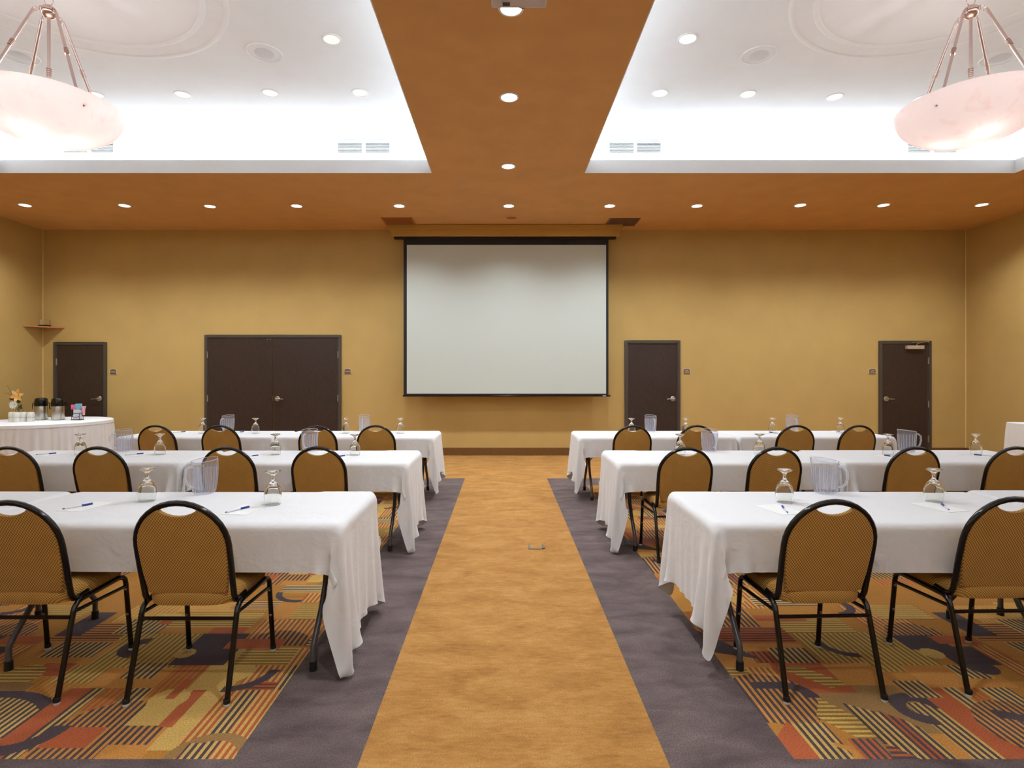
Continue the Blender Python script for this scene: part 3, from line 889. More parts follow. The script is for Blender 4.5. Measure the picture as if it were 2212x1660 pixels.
def pendant(x, y, sgn, label):
    root = thing('pendant_lamp', label, 'pendant light', (x, y, 3.385), 0, 'alabaster bowl pendants')
    Rb, dep, th = .525, .315, .014
    prof_o = [(Rb*math.sin(t)**.92, dep*(1-math.cos(t))) for t in [PI/2*k/16 for k in range(17)]]
    prof_o = [(max(r_, .001), z) for r_, z in prof_o]
    prof = prof_o + [(Rb-th, dep+.002)] + [(max(r_-th, .001), z+th) for r_, z in reversed(prof_o[:-1])]
    MB().lathe(prof, 64).build('alabaster_bowl', M['alabaster'], root, smooth=True)
    hub = 4.47-3.385
    MB().sphere((0, 0, hub), .058, 20, .95).lathe([(.059, hub-.004), (.061, hub), (.059, hub+.004), (.05, hub)], 24).build('hub', M['nickel'], root, smooth=True)
    rr, zr = .43, .27
    for k in range(4):
        a = R(65+90*k); a = a if sgn < 0 else PI-a
        ca, sa = math.cos(a), math.sin(a)
        p0 = Vector((.075*ca, .075*sa, hub-.0)); p0b = Vector((.11*ca, .11*sa, hub-.04)); p1 = Vector((rr*ca, rr*sa, zr))
        d = (p1-p0b)
        rod = MB().tube([p0b, p0b+d*.99], .0115, 12)
        rod = rod.build('rod', M['nickel'], root, smooth=True)
        mb = MB()
        for q in (.42, .435, .45, .465, .48):
            c = p0b+d*q; dn = d.normalized()
            mb.tube([c-dn*.003, c+dn*.003], .018, 12)
        mb.build('collar', M['nickel'], rod, smooth=True)
        mb = MB()
        for q_, z_ in ((.055, .004), (.082, -.012), (.1, -.032)):
            cc = Vector((q_*ca, q_*sa, hub+z_))
            mb.tube([cc + Vector((ca*.014*math.cos(t), sa*.014*math.cos(t), .014*math.sin(t))) for t in [2*PI*i/10 for i in range(10)]], .003, 6, closed=True)
        mb.build('link', M['nickel'], rod, smooth=True)
        e_ = Vector((.475*ca, .475*sa, zr-.055))
        MB().tube([p1, e_], .004, 6).sphere(e_ + Vector((ca*.012, sa*.012, -.004)), .012, 10).build('finial', M['nickel'], root, smooth=True)
    MB().tube([(0, 0, hub-.05), (0, 0, .1)], .012, 12).lathe([(.001, .09), (.05, .09), (.05, .105), (.001, .105)], 20).build('centre_stem', M['nickel'], root, smooth=True)
    mb = MB()
    for q in (.55, .566, .582, .598, .614): mb.tube([(0, 0, q-.003), (0, 0, q+.003)], .019, 12)
    mb.build('stem_collar', M['nickel'], root, smooth=True)
    mb = MB().tube([(.036*math.cos(t), 0, hub+.09+.036*math.sin(t)) for t in [2*PI*i/20 for i in range(20)]], .003, 6, closed=True)
    mb.build('loop', M['nickel'], root, smooth=True)
    mb = MB(); zc = hub+.125
    while zc < ZT-3.385-.05:
        i = round(zc/.03)
        mb.tube([((.009*math.cos(t) if i % 2 else 0), (0 if i % 2 else .009*math.cos(t)), zc+.018*math.sin(t)) for t in [2*PI*j/10 for j in range(10)]], .0025, 5, closed=True)
        zc += .03
    mb.build('chain', M['nickel'], root, smooth=True)['kind'] = 'stuff'
    MB().lathe([(.001, ZT-3.385-.04), (.03, ZT-3.385-.04), (.065, ZT-3.385-.01), (.065, ZT-3.385-.001), (.001, ZT-3.385-.001)], 24).build('canopy', M['nickel'], root, smooth=True)
    for k in range(3):
        a = 2*PI*k/3+.4
        b_ = MB().sphere((.15*math.cos(a), 0.15*math.sin(a), .13), .03, 12, 1.2).build('bulb', M['lamp_on'], root, smooth=True)
        d = bpy.data.lights.new('pendant_glow', 'POINT'); d.energy = BOWL_W; d.shadow_soft_size = .05; d.color = (.97, .94, .96)
        l = bpy.data.objects.new('pendant_glow', d); C.objects.link(l)
        l.location = (x+.15*math.cos(a), y+.15*math.sin(a), 3.385+.13)
medallion(-3.77, 4.61, 'round plaster medallion in the left ceiling tray'); medallion(3.88, 4.61, 'round plaster medallion in the right ceiling tray')
pendant(-3.77, 4.61, -1, 'pink alabaster bowl pendant on nickel rods hanging in the left tray')
pendant(3.88, 4.61, 1, 'pink alabaster bowl pendant on nickel rods hanging in the right tray')

# ------------------------------------------------------------------ corner shelf and router
sh = thing('corner_shelf', 'small triangular wooden corner shelf high in the left corner', 'shelf', (XL, YB, 2.32))
MB().prism([(0, 0), (.40, 0), (.0, -.42)], 'z', -.012, .012).build('shelf_board', M['shelf'], sh, bevel=.002)
rt = thing('wireless_router', 'small black router with two antennas on the corner shelf', 'router', (XL+.1, YB-.11, 2.332))
MB().box(-.06, .11, -.045, .045, 0, .03).build('router_body', M['router'], rt, bevel=.006)
MB().tube([(-.055, .02, .02), (-.06, .02, .13)], .006, 8).build('antenna', M['china'], rt, smooth=True)
MB().tube([(.1, .02, .02), (.105, .02, .12)], .004, 8).build('antenna', M['router'], rt, smooth=True)

# floor outlet ring in the aisle
fo = thing('floor_outlet', 'small open bronze floor outlet frame set in the gold aisle carpet', 'outlet', (.28, 4.7, 0))
MB().box(-.07, -.05, -.065, .06, 0, .006).box(.05, .07, -.045, .06, 0, .006).box(-.05, .06, -.065, -.035, 0, .006).build('outlet_frame', M['brass'], fo)
MB().box(.045, .062, -.064, -.05, .004, .007).build('open_hole', M['rubber'], fo)

# ------------------------------------------------------------------ banquet chair
def arc(c, r, a0, a1, n, plane='yz', x=0):
    out = []
    for i in range(n+1):
        a = a0+(a1-a0)*i/n
        out.append((x, c[0]+r*math.cos(a), c[1]+r*math.sin(a)))
    return out
def back_y(z): return .105 - (z-.44)/.46*.105
def make_chair(label):
    t = thing('banquet_chair', label, 'chair', group='ochre banquet chairs at the tables')
    # seat cushion: rounded trapezoid, domed
    def out(k, n, grow=0):
        a = 2*PI*k/n
        ca, sa = math.cos(a), math.sin(a); e = 2/5
        px = (.212+grow)*abs(ca)**e*(1 if ca >= 0 else -1)
        py = (.205+grow)*abs(sa)**e*(1 if sa >= 0 else -1)
        wd = 1 - .0*(py) - (.10 if py < 0 else 0)*(-py/.2)**2
        return px*wd, .285+py
    n = 48; vs = []; prof = [(.0, -.03, .402), (0, -.004, .405), (0, .002, .425), (0, .0, .452), (0, -.014, .47), (0, -.05, .482), (0, -.11, .487), (0, -.17, .489)]
    mb = MB(); rings = []
    for (_, gr, z) in prof: rings.append([(*out(k, n, gr), z) for k in range(n)])
    vv = [p for r_ in rings for p in r_]; ff = []
    for i in range(len(prof)-1):
        for k in range(n):
            l = (k+1) % n; ff.append((i*n+k, i*n+l, (i+1)*n+l, (i+1)*n+k))
    ff.append(tuple(range(n-1, -1, -1))); ff.append(tuple((len(prof)-1)*n+k for k in range(n)))
    MB().add(vv, ff).build('seat', M['fabric'], t, smooth=True, auto=60)
    # back pad
    hw, zb, zt = .193, .462, .865
    pts = []
    rt_ = .193
    pts.append((-.178, zb)); 
    pts += [(-.14, zb-.005), (-.06, zb-.012), (.06, zb-.012), (.14, zb-.005), (.178, zb)]
    zc_ = .69
    def hoop(a, r0=.199, r1=.19): return (r0*math.cos(a), zc_+r1*math.sin(a))
    pts += [(.192, .55), (.197, .62)]
    for k in range(0, 9): pts.append(hoop(R(0+64*k/8)))
    pts += [(.078, .851), (.052, .839), (.026, .8315), (0, .829), (-.026, .8315), (-.052, .839), (-.078, .851)]
    for k in range(8, -1, -1):
        q = hoop(R(64*k/8)); pts.append((-q[0], q[1]))
    pts += [(-.197, .62), (-.192, .55)]
    cx, cz = 0, .65; npnt = len(pts)
    layers = []
    for (inset, off) in ((.014, -.0145), (.004, -.013), (.0, -.006), (.0, .006), (.006, .016), (.035, .022), (.08, .025)):
        ring = []
        for (px, pz) in pts:
            dx, dz = cx-px, cz-pz; L = math.hypot(dx, dz); s = inset/L
            qx, qz = px+dx*s, pz+dz*s
            ring.append((qx, back_y(qz)+off, qz))
        layers.append(ring)
    vv = [p for r_ in layers for p in r_]; ff = []
    for i in range(len(layers)-1):
        for k in range(npnt):
            l = (k+1) % npnt; ff.append((i*npnt+k, i*npnt+l, (i+1)*npnt+l, (i+1)*npnt+k))
    for li in (0, len(layers)-1):
        c_i = len(vv); vv.append((cx, back_y(cz)+(-.0145 if li == 0 else .026), cz))
        for k in range(npnt):
            l = (k+1) % npnt; ff.append((li*npnt+k, li*npnt+l, c_i))
    MB().add(vv, ff).build('back_pad', M['fabric'], t, smooth=True, auto=50)
    # hoop
    P = []
    def hp(x, z, y=None): P.append((x, back_y(z) if y is None else y, z))
    hp(-.205, .425, .20); hp(-.205, .415, .15); hp(-.204, .42, .118); hp(-.203, .45); hp(-.204, .52); hp(-.207, .6)
    zc = .69
    for k in range(0, 19):
        a = PI - PI*k/18
        hp(.207*math.cos(a), zc+.199*math.sin(a))
    hp(.207, .6); hp(.204, .52); hp(.203, .45); hp(.204, .42, .118); hp(.205, .415, .15); hp(.205, .425, .20)
    MB().tube(P, .0125, 8, square=True).build('back_frame', M['black_frame'], t, smooth=True, auto=50)
    # side frames: front leg - rail - rear leg (legs as parts)
    for s in (-1, 1):
        x = .217*s
        fl = MB().tube([(x*1.02, .49, .012), (x, .455, .36), (x, .448, .388), (x, .43, .404), (x, .40, .41)], .0115, 8, square=True).build('leg', M['black_frame'], t, smooth=True, auto=50)
        rl = MB().tube([(x*1.02, .0, .012), (x, .098, .36), (x, .108, .385), (x, .125, .40), (x, .15, .407)], .0115, 8, square=True).build('leg', M['black_frame'], t, smooth=True, auto=50)
        MB().tube([(x, .15, .407), (x, .40, .41)], .0115, 8, square=True).build('seat_rail', M['black_frame'], t, smooth=True, auto=50)
        MB().tube([(x, .1, .365), (x, .454, .35)], .008, 8, square=True).build('side_stretcher', M['black_frame'], t, smooth=True, auto=50)
        for (fy, lg, xx) in ((.491, fl, x*1.02), (-.001, rl, x*1.02)):
            MB().lathe([(.0145, .012), (.015, .03), (.013, .03)], 10, (xx, fy, .0)).build('rubber_cap', M['rubber'], lg, smooth=True)
            MB().lathe([(.001, 0), (.013, 0), (.014, .006), (.01, .012), (.001, .012)], 12, (xx, fy, 0)).build('foot_glide', M['clear_glide'], lg, smooth=True)
        for bz, by in ((.335, .449), (.2, .462)):
            MB().sphere((x*1.01, by, bz), .008, 8).build('stacking_button', M['button'], fl, smooth=True)
    MB().tube([(-.215, .088, .345), (.215, .088, .345)], .008, 8, square=True).build('rear_stretcher', M['black_frame'], t, smooth=True)
    MB().tube([(-.215, .43, .405), (.215, .43, .405)], .009, 8, square=True).build('front_rail', M['black_frame'], t, smooth=True)
    return t
pos = {'near': 'nearest the aisle', 'second': 'second from the aisle', 'third': 'third from the aisle', 'fourth': 'fourth from the aisle'}
chairs = [
 ('front', 'left', [(-1.435, 2.44, 0), (-2.19, 2.45, 0)]),
 ('front', 'right', [(1.475, 2.465, 2), (2.325, 2.52, 2)]),
 ('middle', 'left', [(-1.444, 4.31, 0), (-2.148, 4.30, -1), (-3.153, 4.31, 0), (-3.85, 4.31, 1)]),
 ('middle', 'right', [(1.415, 4.27, 2), (2.12, 4.29, 3), (3.21, 4.31, 2), (3.99, 4.31, 0)]),
 ('back', 'left', [(-1.42, 6.17, 0), (-2.06, 6.13, 0), (-3.16, 6.18, 1), (-3.875, 6.18, 0)]),
 ('back', 'right', [(1.44, 6.15, 1), (2.16, 6.18, 2), (3.27, 6.18, 0), (3.965, 6.18, 3)])]
ch0 = None
for rown, side, lst in chairs:
    for i, (x, y, a) in enumerate(lst):
        lb = 'ochre upholstered black-framed chair, %s row %s of aisle, %s' % (rown, side, list(pos.values())[i])
        if ch0 is None: ch0 = make_chair(lb); c = ch0
        else: c = dup(ch0, None, None, lb)
        c.location = (x, y, 0); c.rotation_euler = (0, 0, R(a))

# ------------------------------------------------------------------ tablecloths (a small cloth solver drapes them)
TH = .745; DEPTH = .75
def drape(L, over_free, over_in, over_y, seed, h=.023, steps=150, iters=18, skew=0.0):
    """table spans x 0..L (free end at x=0, neighbour at x=L), y 0..DEPTH."""
    rng = np.random.RandomState(seed)
    lx = L+over_free+over_in; ly = DEPTH+2*over_y
    nx = int(lx/h)+1; ny = int(ly/h)+1
    gx = np.linspace(-over_free, L+over_in, nx); gy = np.linspace(-over_y, DEPTH+over_y, ny)
    X, Y = np.meshgrid(gx, gy, indexing='ij')
    Yr = Y + skew*(X-L/2)
    P = np.stack([X, Yr, np.full_like(X, TH)], -1)
    hx, hy = gx[1]-gx[0], gy[1]-gy[0]; hd = math.hypot(hx, hy)
    rad = .03
    inside = (P[..., 0] > .008) & (P[..., 0] < L-.008) & (P[..., 1] > .006) & (P[..., 1] < DEPTH-.006)
    W = np.where(inside, 0.0, 1.0)
    P0 = P.copy()
    P[..., 2] += rng.randn(nx, ny)*.004*W
    Vv = np.zeros_like(P)
    dt = 1/45
    xi = np.arange(nx)[:, None]*np.ones((1, ny)); 
    wind = rng.randn(6, 3)
    sl = slice
    def con(a, b, rest, k):
        pa, pb = P[a], P[b]; d = pb-pa
        l = np.sqrt((d*d).sum(-1))+1e-9
        wa, wb = W[a], W[b]; ws = wa+wb; ws = np.where(ws == 0, 1, ws)
        c = ((l-rest)/l*k)/ws
        P[a] = pa + (d*(c*wa)[..., None]); P[b] = pb - (d*(c*wb)[..., None])
    def pairs(dx, dy):
        res = []
        if dx and not dy:
            for s in range(dx*2):
                i0 = np.arange(s, nx-dx, dx*2)
                if len(i0): res.append(((i0[:, None], np.arange(ny)[None, :]), ((i0+dx)[:, None], np.arange(ny)[None, :])))
        elif dy and not dx:
            for s in range(dy*2):
                j0 = np.arange(s, ny-dy, dy*2)
                if len(j0): res.append(((np.arange(nx)[:, None], j0[None, :]), (np.arange(nx)[:, None], (j0+dy)[None, :])))
        else:
            for s in range(2):
                i0 = np.arange(s, nx-1, 2)
                res.append(((i0[:, None], np.arange(0, ny-1)[None, :]), ((i0+1)[:, None], np.arange(1, ny)[None, :])))
                res.append(((i0[:, None], np.arange(1, ny)[None, :]), ((i0+1)[:, None], np.arange(0, ny-1)[None, :])))
        return res
    px1, py1, pd = pairs(1, 0), pairs(0, 1), pairs(1, 1)
    px2, py2 = pairs(2, 0), pairs(0, 2)
    def collide():
        # table slab with softly rounded plan corners
        x, y, z = P[..., 0], P[..., 1], P[..., 2]
        cr = .03
        ax0, ax1, ay0, ay1 = 0-.004, L+.004, 0-.004, DEPTH+.004
        ins = (x > ax0) & (x < ax1) & (y > ay0) & (y < ay1) & (z < TH) & (z > .0)
        dl, dr_, df, db, dtp = x-ax0, ax1-x, y-ay0, ay1-y, TH-z
        # push to nearest side
        mm = np.stack([dl, dr_, df, db, dtp], -1); k = mm.argmin(-1)
        P[..., 0] = np.where(ins & (k == 0), ax0, np.where(ins & (k == 1), ax1, x))
        P[..., 1] = np.where(ins & (k == 2), ay0, np.where(ins & (k == 3), ay1, y))
        P[..., 2] = np.where(ins & (k == 4), TH, z)
        # the neighbouring table's cloth is a wall at the inner end
        P[..., 0] = np.minimum(P[..., 0], L+.011)
        P[..., 2] = np.maximum(P[..., 2], .012)
    for st in range(steps):
        Vv *= .985 if st < steps*.6 else .93
        Vv[..., 2] -= 9.8*dt*W
        Vv += (rng.randn(1, 1, 3)*.05*W[..., None]) if st < 50 else 0
        # gentle random side pushes shape the folds
        ph = np.sin(X*9+wind[0, 0]*3)*np.cos(Y*8+wind[1, 1]*3)
        if st < 60: Vv[..., 1] += .02*ph*W; Vv[..., 0] += .01*np.sin(Y*5+wind[2, 1])*W
        old = P.copy()
        P += Vv*dt*W[..., None]
        for it in range(iters):
            for a, b in px1: con(a, b, hx, 1)
            for a, b in py1: con(a, b, hy, 1)
            if it % 2 == 0:
                for a, b in pd: con(a, b, hd, .3)
                for a, b in px2: con(a, b, 2*hx, .16)
                for a, b in py2: con(a, b, 2*hy, .16)
            if it % 3 == 2 or it == iters-1: collide()
        P[W == 0] = P0[W == 0]
        Vv = (P-old)/dt
        sp = np.sqrt((Vv**2).sum(-1, keepdims=True)); Vv = np.where(sp > 3, Vv*3/(sp+1e-9), Vv)
    for _ in range(2):        # relax the smallest wrinkles
        Q = P.copy()
        Q[1:-1, 1:-1] = P[1:-1, 1:-1]*.5 + .125*(P[:-2, 1:-1]+P[2:, 1:-1]+P[1:-1, :-2]+P[1:-1, 2:])
        P = np.where((W == 0)[..., None], P, Q)
        P[..., 2] = np.maximum(P[..., 2], .01)
    collide()
    return P, nx, ny

def cloth_mesh(P, nx, ny, mirror, L):
    Q = P.reshape(-1, 3).copy()
    if mirror: Q[:, 0] = -Q[:, 0]
    me = bpy.data.meshes.new('tablecloth')
    idx = np.arange(nx*ny).reshape(nx, ny)
    F = np.stack([idx[:-1, :-1], idx[1:, :-1], idx[1:, 1:], idx[:-1, 1:]], -1).reshape(-1, 4)
    if mirror: F = F[:, ::-1]
    me.from_pydata(Q.tolist(), [], F.tolist())
    me.polygons.foreach_set('use_smooth', [True]*len(me.polygons))
    me.materials.append(M['cloth'])
    return me
LT = 1.83
sims = {}
sims['A'] = drape(LT, .53, .34, .208, 3, skew=.006)
sims['B'] = drape(LT, .44, .34, .215, 11, skew=-.006)
meshes = {(k, m): cloth_mesh(*sims[k], m, LT) for k in sims for m in (False, True)}

def make_table(label):
    t = thing('folding_table', label, 'table', group='folding tables under white cloths')
    MB().prism([(x_+sx_*.08*math.cos(a_), y_+sy_*.08*math.sin(a_)) for (x_, y_, sx_, sy_, aa) in ((LT-.115, DEPTH-.115, 1, 1, 0), (.115, DEPTH-.115, -1, 1, 1), (.115, .115, -1, -1, 0), (LT-.115, .115, 1, -1, 1)) for a_ in ([PI/2*q/4 for q in range(5)] if not aa else [PI/2-PI/2*q/4 for q in range(5)])], 'z', .698, .729).build('tabletop', M['ply'], t, bevel=.004)
    for x in (.165, LT-.165):
        for s in (-1, 1):
            yc = DEPTH/2; f = .29
            o = MB().tube([(x, yc+s*.09, .712), (x, yc+s*.09, .42), (x, yc+s*.1, .36), (x, yc+s*.16, .26), (x, yc+s*(f-.03), .15), (x, yc+s*f, .11), (x, yc+s*f, .01)], .0145, 10).build('leg', M['leg_grey'], t, smooth=True)
            MB().lathe([(.001, 0), (.019, 0), (.018, .045), (.001, .045)], 12, (x, yc+s*f, 0)).build('rubber_foot', M['rubber'], o, smooth=True)
        MB().tube([(x, DEPTH/2-.1, .4), (x, DEPTH/2+.1, .4)], .009, 8).build('crossbar', M['leg_grey'], t, smooth=True)
        MB().tube([(x, DEPTH/2, .4), (x+(.3 if x < 1 else -.3), DEPTH/2, .71)], .006, 6).build('brace', M['leg_grey'], t, smooth=True)
    return t
tables = [  # left table edge x, near edge y, free end side, cloth variant, labels
 (-.77-LT, 2.65, 'r', 'A', 'front', 'left', 'nearest the aisle'), (-.775-2*LT-.012, 2.66, 'l', 'B', 'front', 'left', 'outer one'),
 (-.77-LT, 4.51, 'r', 'A', 'middle', 'left', 'nearest the aisle'), (-.775-2*LT-.012, 4.51, 'l', 'B', 'middle', 'left', 'outer one'),
 (-.79-LT, 6.37, 'r', 'B', 'back', 'left', 'nearest the aisle'), (-.795-2*LT-.012, 6.37, 'l', 'A', 'back', 'left', 'outer one'),
 (1.0, 2.65, 'l', 'B', 'front', 'right', 'nearest the aisle'), (1.005+LT+.012, 2.70, 'r', 'A', 'front', 'right', 'outer one'),
 (.925, 4.51, 'l', 'A', 'middle', 'right', 'nearest the aisle'), (.93+LT+.012, 4.53, 'r', 'B', 'middle', 'right', 'outer one'),
 (.865, 6.37, 'l', 'B', 'back', 'right', 'nearest the aisle'), (.87+LT+.012, 6.40, 'r', 'A', 'back', 'right', 'outer one')]
t0 = None
for x0, y0, free, var, rown, side, which in tables:
    lb = 'folding table under white cloth, %s row %s of aisle, %s' % (rown, side, which)
    if t0 is None: t0 = make_table(lb); t = t0
    else: t = dup(t0, None, None, lb)
    t.location = (x0, y0, 0)
    mir = free == 'r'
    o = bpy.data.objects.new('tablecloth', meshes[(var, mir)]); link(o)
    o.location = (x0+LT if mir else x0, y0, 0)
    md = o.modifiers.new('sub', 'SUBSURF'); md.levels = 1; md.render_levels = 1
    tag(o, 'white draped tablecloth, %s row %s of aisle, %s' % (rown, side, which), 'tablecloth', 'white tablecloths')

# ------------------------------------------------------------------ things on the tables
ZTOP = .7455
def make_goblet(label):
    t = thing('water_goblet', label, 'glass', group='upturned water goblets')
    # standing upside down: mouth at the bottom, foot on top
    o_ = [(.0405, 0), (.0435, .02), (.047, .045), (.0455, .07), (.036, .098), (.022, .115), (.011, .126), (.0085, .14), (.008, .152), (.0125, .163), (.03, .174), (.041, .179), (.0415, .182), (.039, .1835), (.001, .1835)]
    i_ = [(.001, .108), (.018, .106), (.033, .092), (.0427, .068), (.0442, .045), (.041, .02), (.038, 0)]
    vs = MB(); vs.lathe(o_ + [], 28)
    prof = i_[::1] + o_[:-1] + [(.001, .1835)]
    # one closed wall: inner from crown down to mouth, then outer up to foot
    MB().lathe(prof, 28).build('goblet_glass', M['glass'], t, smooth=True, auto=60)
    return t
def make_pitcher(label):
    t = thing('water_pitcher', label, 'pitcher', group='clear plastic water pitchers')
    n = 40
    prof_o = [(.047, 0), (.054, .004), (.0625, .02), (.0675, .05), (.0695, .1), (.0715, .16), (.073, .2)]
    prof_i = [(.0695, .2), (.068, .16), (.0655, .1), (.0625, .05), (.0565, .022), (.05, .012), (.001, .012)]
    prof = [(.001, .0)] + prof_o + prof_i
    vv = []; 
    for (r_, z) in prof:
        for k in range(n):
            a = 2*PI*k/n
            rr = r_; zz = z
            if .02 <= z <= .165 and r_ > .058 and (r_, z) in prof_o: rr = r_ + (.0026 if k % 2 else 0)
            if z >= .2:      # rim rises to the spout at +x and dips at the handle
                zz = z + .008*math.cos(a) ; 
                if abs(((a+PI) % (2*PI))-PI) < .35: rr += .012*(1-abs(((a+PI) % (2*PI))-PI)/.35)
            vv.append((rr*math.cos(a), rr*math.sin(a), zz))
    m = len(prof); ff = []
    for i in range(m-1):
        for k in range(n):
            l = (k+1) % n; ff.append((i*n+k, i*n+l, (i+1)*n+l, (i+1)*n+k))
    MB().add(vv, ff).build('pitcher_body', M['poly'], t, smooth=True, auto=60)
    MB().tube([(-.07, 0, .165), (-.095, 0, .168), (-.115, 0, .15), (-.118, 0, .11), (-.108, 0, .07), (-.09, 0, .05), (-.066, 0, .045)], .008, 10).build('pitcher_handle', M['poly_edge'], t, smooth=True)
    mb = MB()
    for k in range(20):
        ca, sa = math.cos(2*PI*(k+.5)/20), math.sin(2*PI*(k+.5)/20)
        mb.tube([(r_*ca, r_*sa, z) for r_, z in ((.058, .008), (.0625, .022), (.068, .05), (.0712, .1), (.0735, .165))], .0016, 5)
    mb.build('flutes', M['poly_edge'], t, smooth=True)
    rim = []
    for k in range(n):
        a = 2*PI*k/n; d_ = abs(((a+PI) % (2*PI))-PI); rr = .0715 + (.012*(1-d_/.35) if d_ < .35 else 0)
        rim.append((rr*math.cos(a), rr*math.sin(a), .2+.008*math.cos(a)))
    MB().tube(rim, .0024, 6, closed=True).build('rim', M['poly_edge'], t, smooth=True)
    MB().lathe([(.001, .0135), (.049, .0135), (.0555, .023), (.0615, .05), (.0645, .1), (.0665, .165), (.001, .165)], 32).build('water', M['water'], t, smooth=True, auto=50)
    return t
def place(first, mk, x, y, lb, rz=0):
    if first is None: o = mk(lb)
    else: o = dup(first, None, None, lb)
    o.location = (x, y, ZTOP); o.rotation_euler = (0, 0, rz)
    return first or o
gl = pt = None
nth = ['nearest the aisle', 'second from the aisle', 'third from the aisle', 'fourth from the aisle']
for rown, side, lst in [('front', 'left', [(-1.26, 3.04), (-2.0, 3.12)]), ('front', 'right', [(1.565, 3.09), (2.41, 3.11)]),
    ('middle', 'left', [(-1.316, 4.93), (-2.034, 4.96), (-3.07, 4.97), (-3.775, 4.96)]),
    ('middle', 'right', [(1.576, 4.95), (2.294, 4.97), (3.436, 4.96), (4.228, 4.97)]),
    ('back', 'left', [(-1.258, 6.8), (-1.93, 6.82), (-3.04, 6.82), (-3.69, 6.82)]),
    ('back', 'right', [(1.57, 6.8), (2.233, 6.8), (3.31, 6.83), (4.148, 6.84)])]:
    for i, (x, y) in enumerate(lst):
        gl = place(gl, make_goblet, x, y, 'upturned clear water goblet, %s row %s of aisle, %s' % (rown, side, nth[i]))
for rown, side, lst in [('front', 'left', [(-1.79, 3.33, R(60))]), ('front', 'right', [(1.93, 3.33, R(135))]),
    ('middle', 'left', [(-1.80, 5.17, R(80)), (-3.53, 5.17, R(60))]), ('middle', 'right', [(1.92, 5.17, R(100)), (3.72, 5.12, R(170))]),
    ('back', 'left', [(-1.757, 7.03, R(90)), (-3.48, 7.03, R(70))]), ('back', 'right', [(1.857, 7.0, R(100)), (3.654, 7.03, R(90))])]:
    for i, (x, y, a) in enumerate(lst):
        ex = '' if rown == 'front' else (', nearer the aisle' if i == 0 else ', farther from the aisle')
        pt = place(pt, make_pitcher, x, y, 'clear fluted water pitcher, %s row %s of aisle%s' % (rown, side, ex), a)
def make_pen(label):
    t = thing('ballpoint_pen', label, 'pen', group='blue capped pens on the tables')
    MB().tube([(0, -.068, .0058), (0, -.06, .0058), (0, -.052, .0058), (0, .02, .0058)], .004, 10, rr=[.0012, .003, .0042, .0042]).build('barrel', M['white_plastic'], t, smooth=True)
    MB().tube([(0, .018, .0058), (0, .07, .0058)], .0055, 10).build('cap', M['blue'], t, smooth=True)
    MB().tube([(0, -.072, .0058), (0, -.062, .0058)], .003, 10, rr=[.0015, .0034]).build('tip', M['blue'], t, smooth=True)
    return t
def make_pad(label):
    t = MB().box(-.07, .07, -.105, .105, 0, .0012).build('note_sheet', M['paper'])
    return tag(t, label, 'paper', 'note sheets on the tables')
pens = [('front', 'left', [(-1.387, 2.898, -27, 0), (-2.273, 2.968, -27, 1)]), ('front', 'right', [(1.472, 2.904, -17, 0), (2.352, 2.954, -26, 1)]),
        ('middle', 'left', [(-1.43, 4.80, -40, 0), (-2.2, 4.83, -42, 1), (-3.28, 4.94, -40, 2), (-4.08, 4.96, -42, 3)]),
        ('middle', 'right', [(3.37, 4.81, 20, 2), (4.21, 4.86, 35, 3)]),
        ('back', 'left', [(-3.28, 6.88, -42, 2), (-4.01, 6.88, -42, 3)]), ('back', 'right', [(3.32, 6.82, 20, 2), (4.22, 6.93, 30, 3)])]
pn = pd_ = None
for rown, side, lst in pens:
    for x, y, a, k in lst:
        cap_far = 1 if side == 'left' else 1
        lb = 'blue-capped pen on note sheet, %s row %s of aisle, %s' % (rown, side, nth[k])
        if pn is None: pn = make_pen(lb); p = pn
        else: p = dup(pn, None, None, lb)
        p.location = (x, y, ZTOP+.001); p.rotation_euler = (0, 0, R(a))
        lb = 'blank note sheet under pen, %s row %s of aisle, %s' % (rown, side, nth[k])
        if pd_ is None: pd_ = make_pad(lb); q = pd_
        else: q = pd_.copy(); C.objects.link(q); q['label'] = lb
        q.location = (x+(.03 if side == 'left' else -.02), y+.02, ZTOP); q.rotation_euler = (0, 0, R(-8 if side == 'left' else 14))

# ------------------------------------------------------------------ coffee table in the left corner
def pleats(path, z0, z1, amp, name, m, parent, flare=.02, rows=10):
    """path: list of (x,y,nx,ny) closed or open outline; folds deepen downwards"""
    n = len(path); vv = []; ff = []
    for j in range(rows+1):
        u = j/rows; z = z1+(z0-z1)*u
        for i, (x, y, nx_, ny_) in enumerate(path):
            k = path[i]
            f = amp*(.06+.94*u**.6)*fold[i % len(fold)] + flare*u
            vv.append((x+nx_*f, y+ny_*f, z))
    for j in range(rows):
        for i in range(n-1):
            ff.append((j*n+i, j*n+i+1, (j+1)*n+i+1, (j+1)*n+i))
    o = MB().add(vv, ff).build(name, m, parent, smooth=True, auto=80)
    return o
rng = random.Random(5)
fold = []
while len(fold) < 900:
    L_ = rng.choice((5, 6, 7, 9)); h = rng.uniform(.5, 1.2)
    fold += [h*math.sin(PI*k/L_)**1.5 for k in range(L_)]
fold = fold[:900]
ct = thing('round_table', 'round coffee table with pleated white skirt in the left corner', 'table', (-7.2, 8.7, 0))
Rr = .9; N = 420
MB().lathe([(.001, .744), (Rr-.01, .744), (Rr, .738), (Rr+.004, .70), (Rr-.004, .70), (Rr-.01, .73), (.001, .73)], 96).build('table_cover', M['cloth'], ct, smooth=True, auto=50)
path = [(Rr*math.cos(2*PI*k/N), Rr*math.sin(2*PI*k/N), math.cos(2*PI*k/N), math.sin(2*PI*k/N)) for k in range(N)]; path.append(path[0])
fold[N] = fold[0]
pleats(path, .012, .725, .03, 'pleated_skirt', M['cloth'], ct, flare=.035)
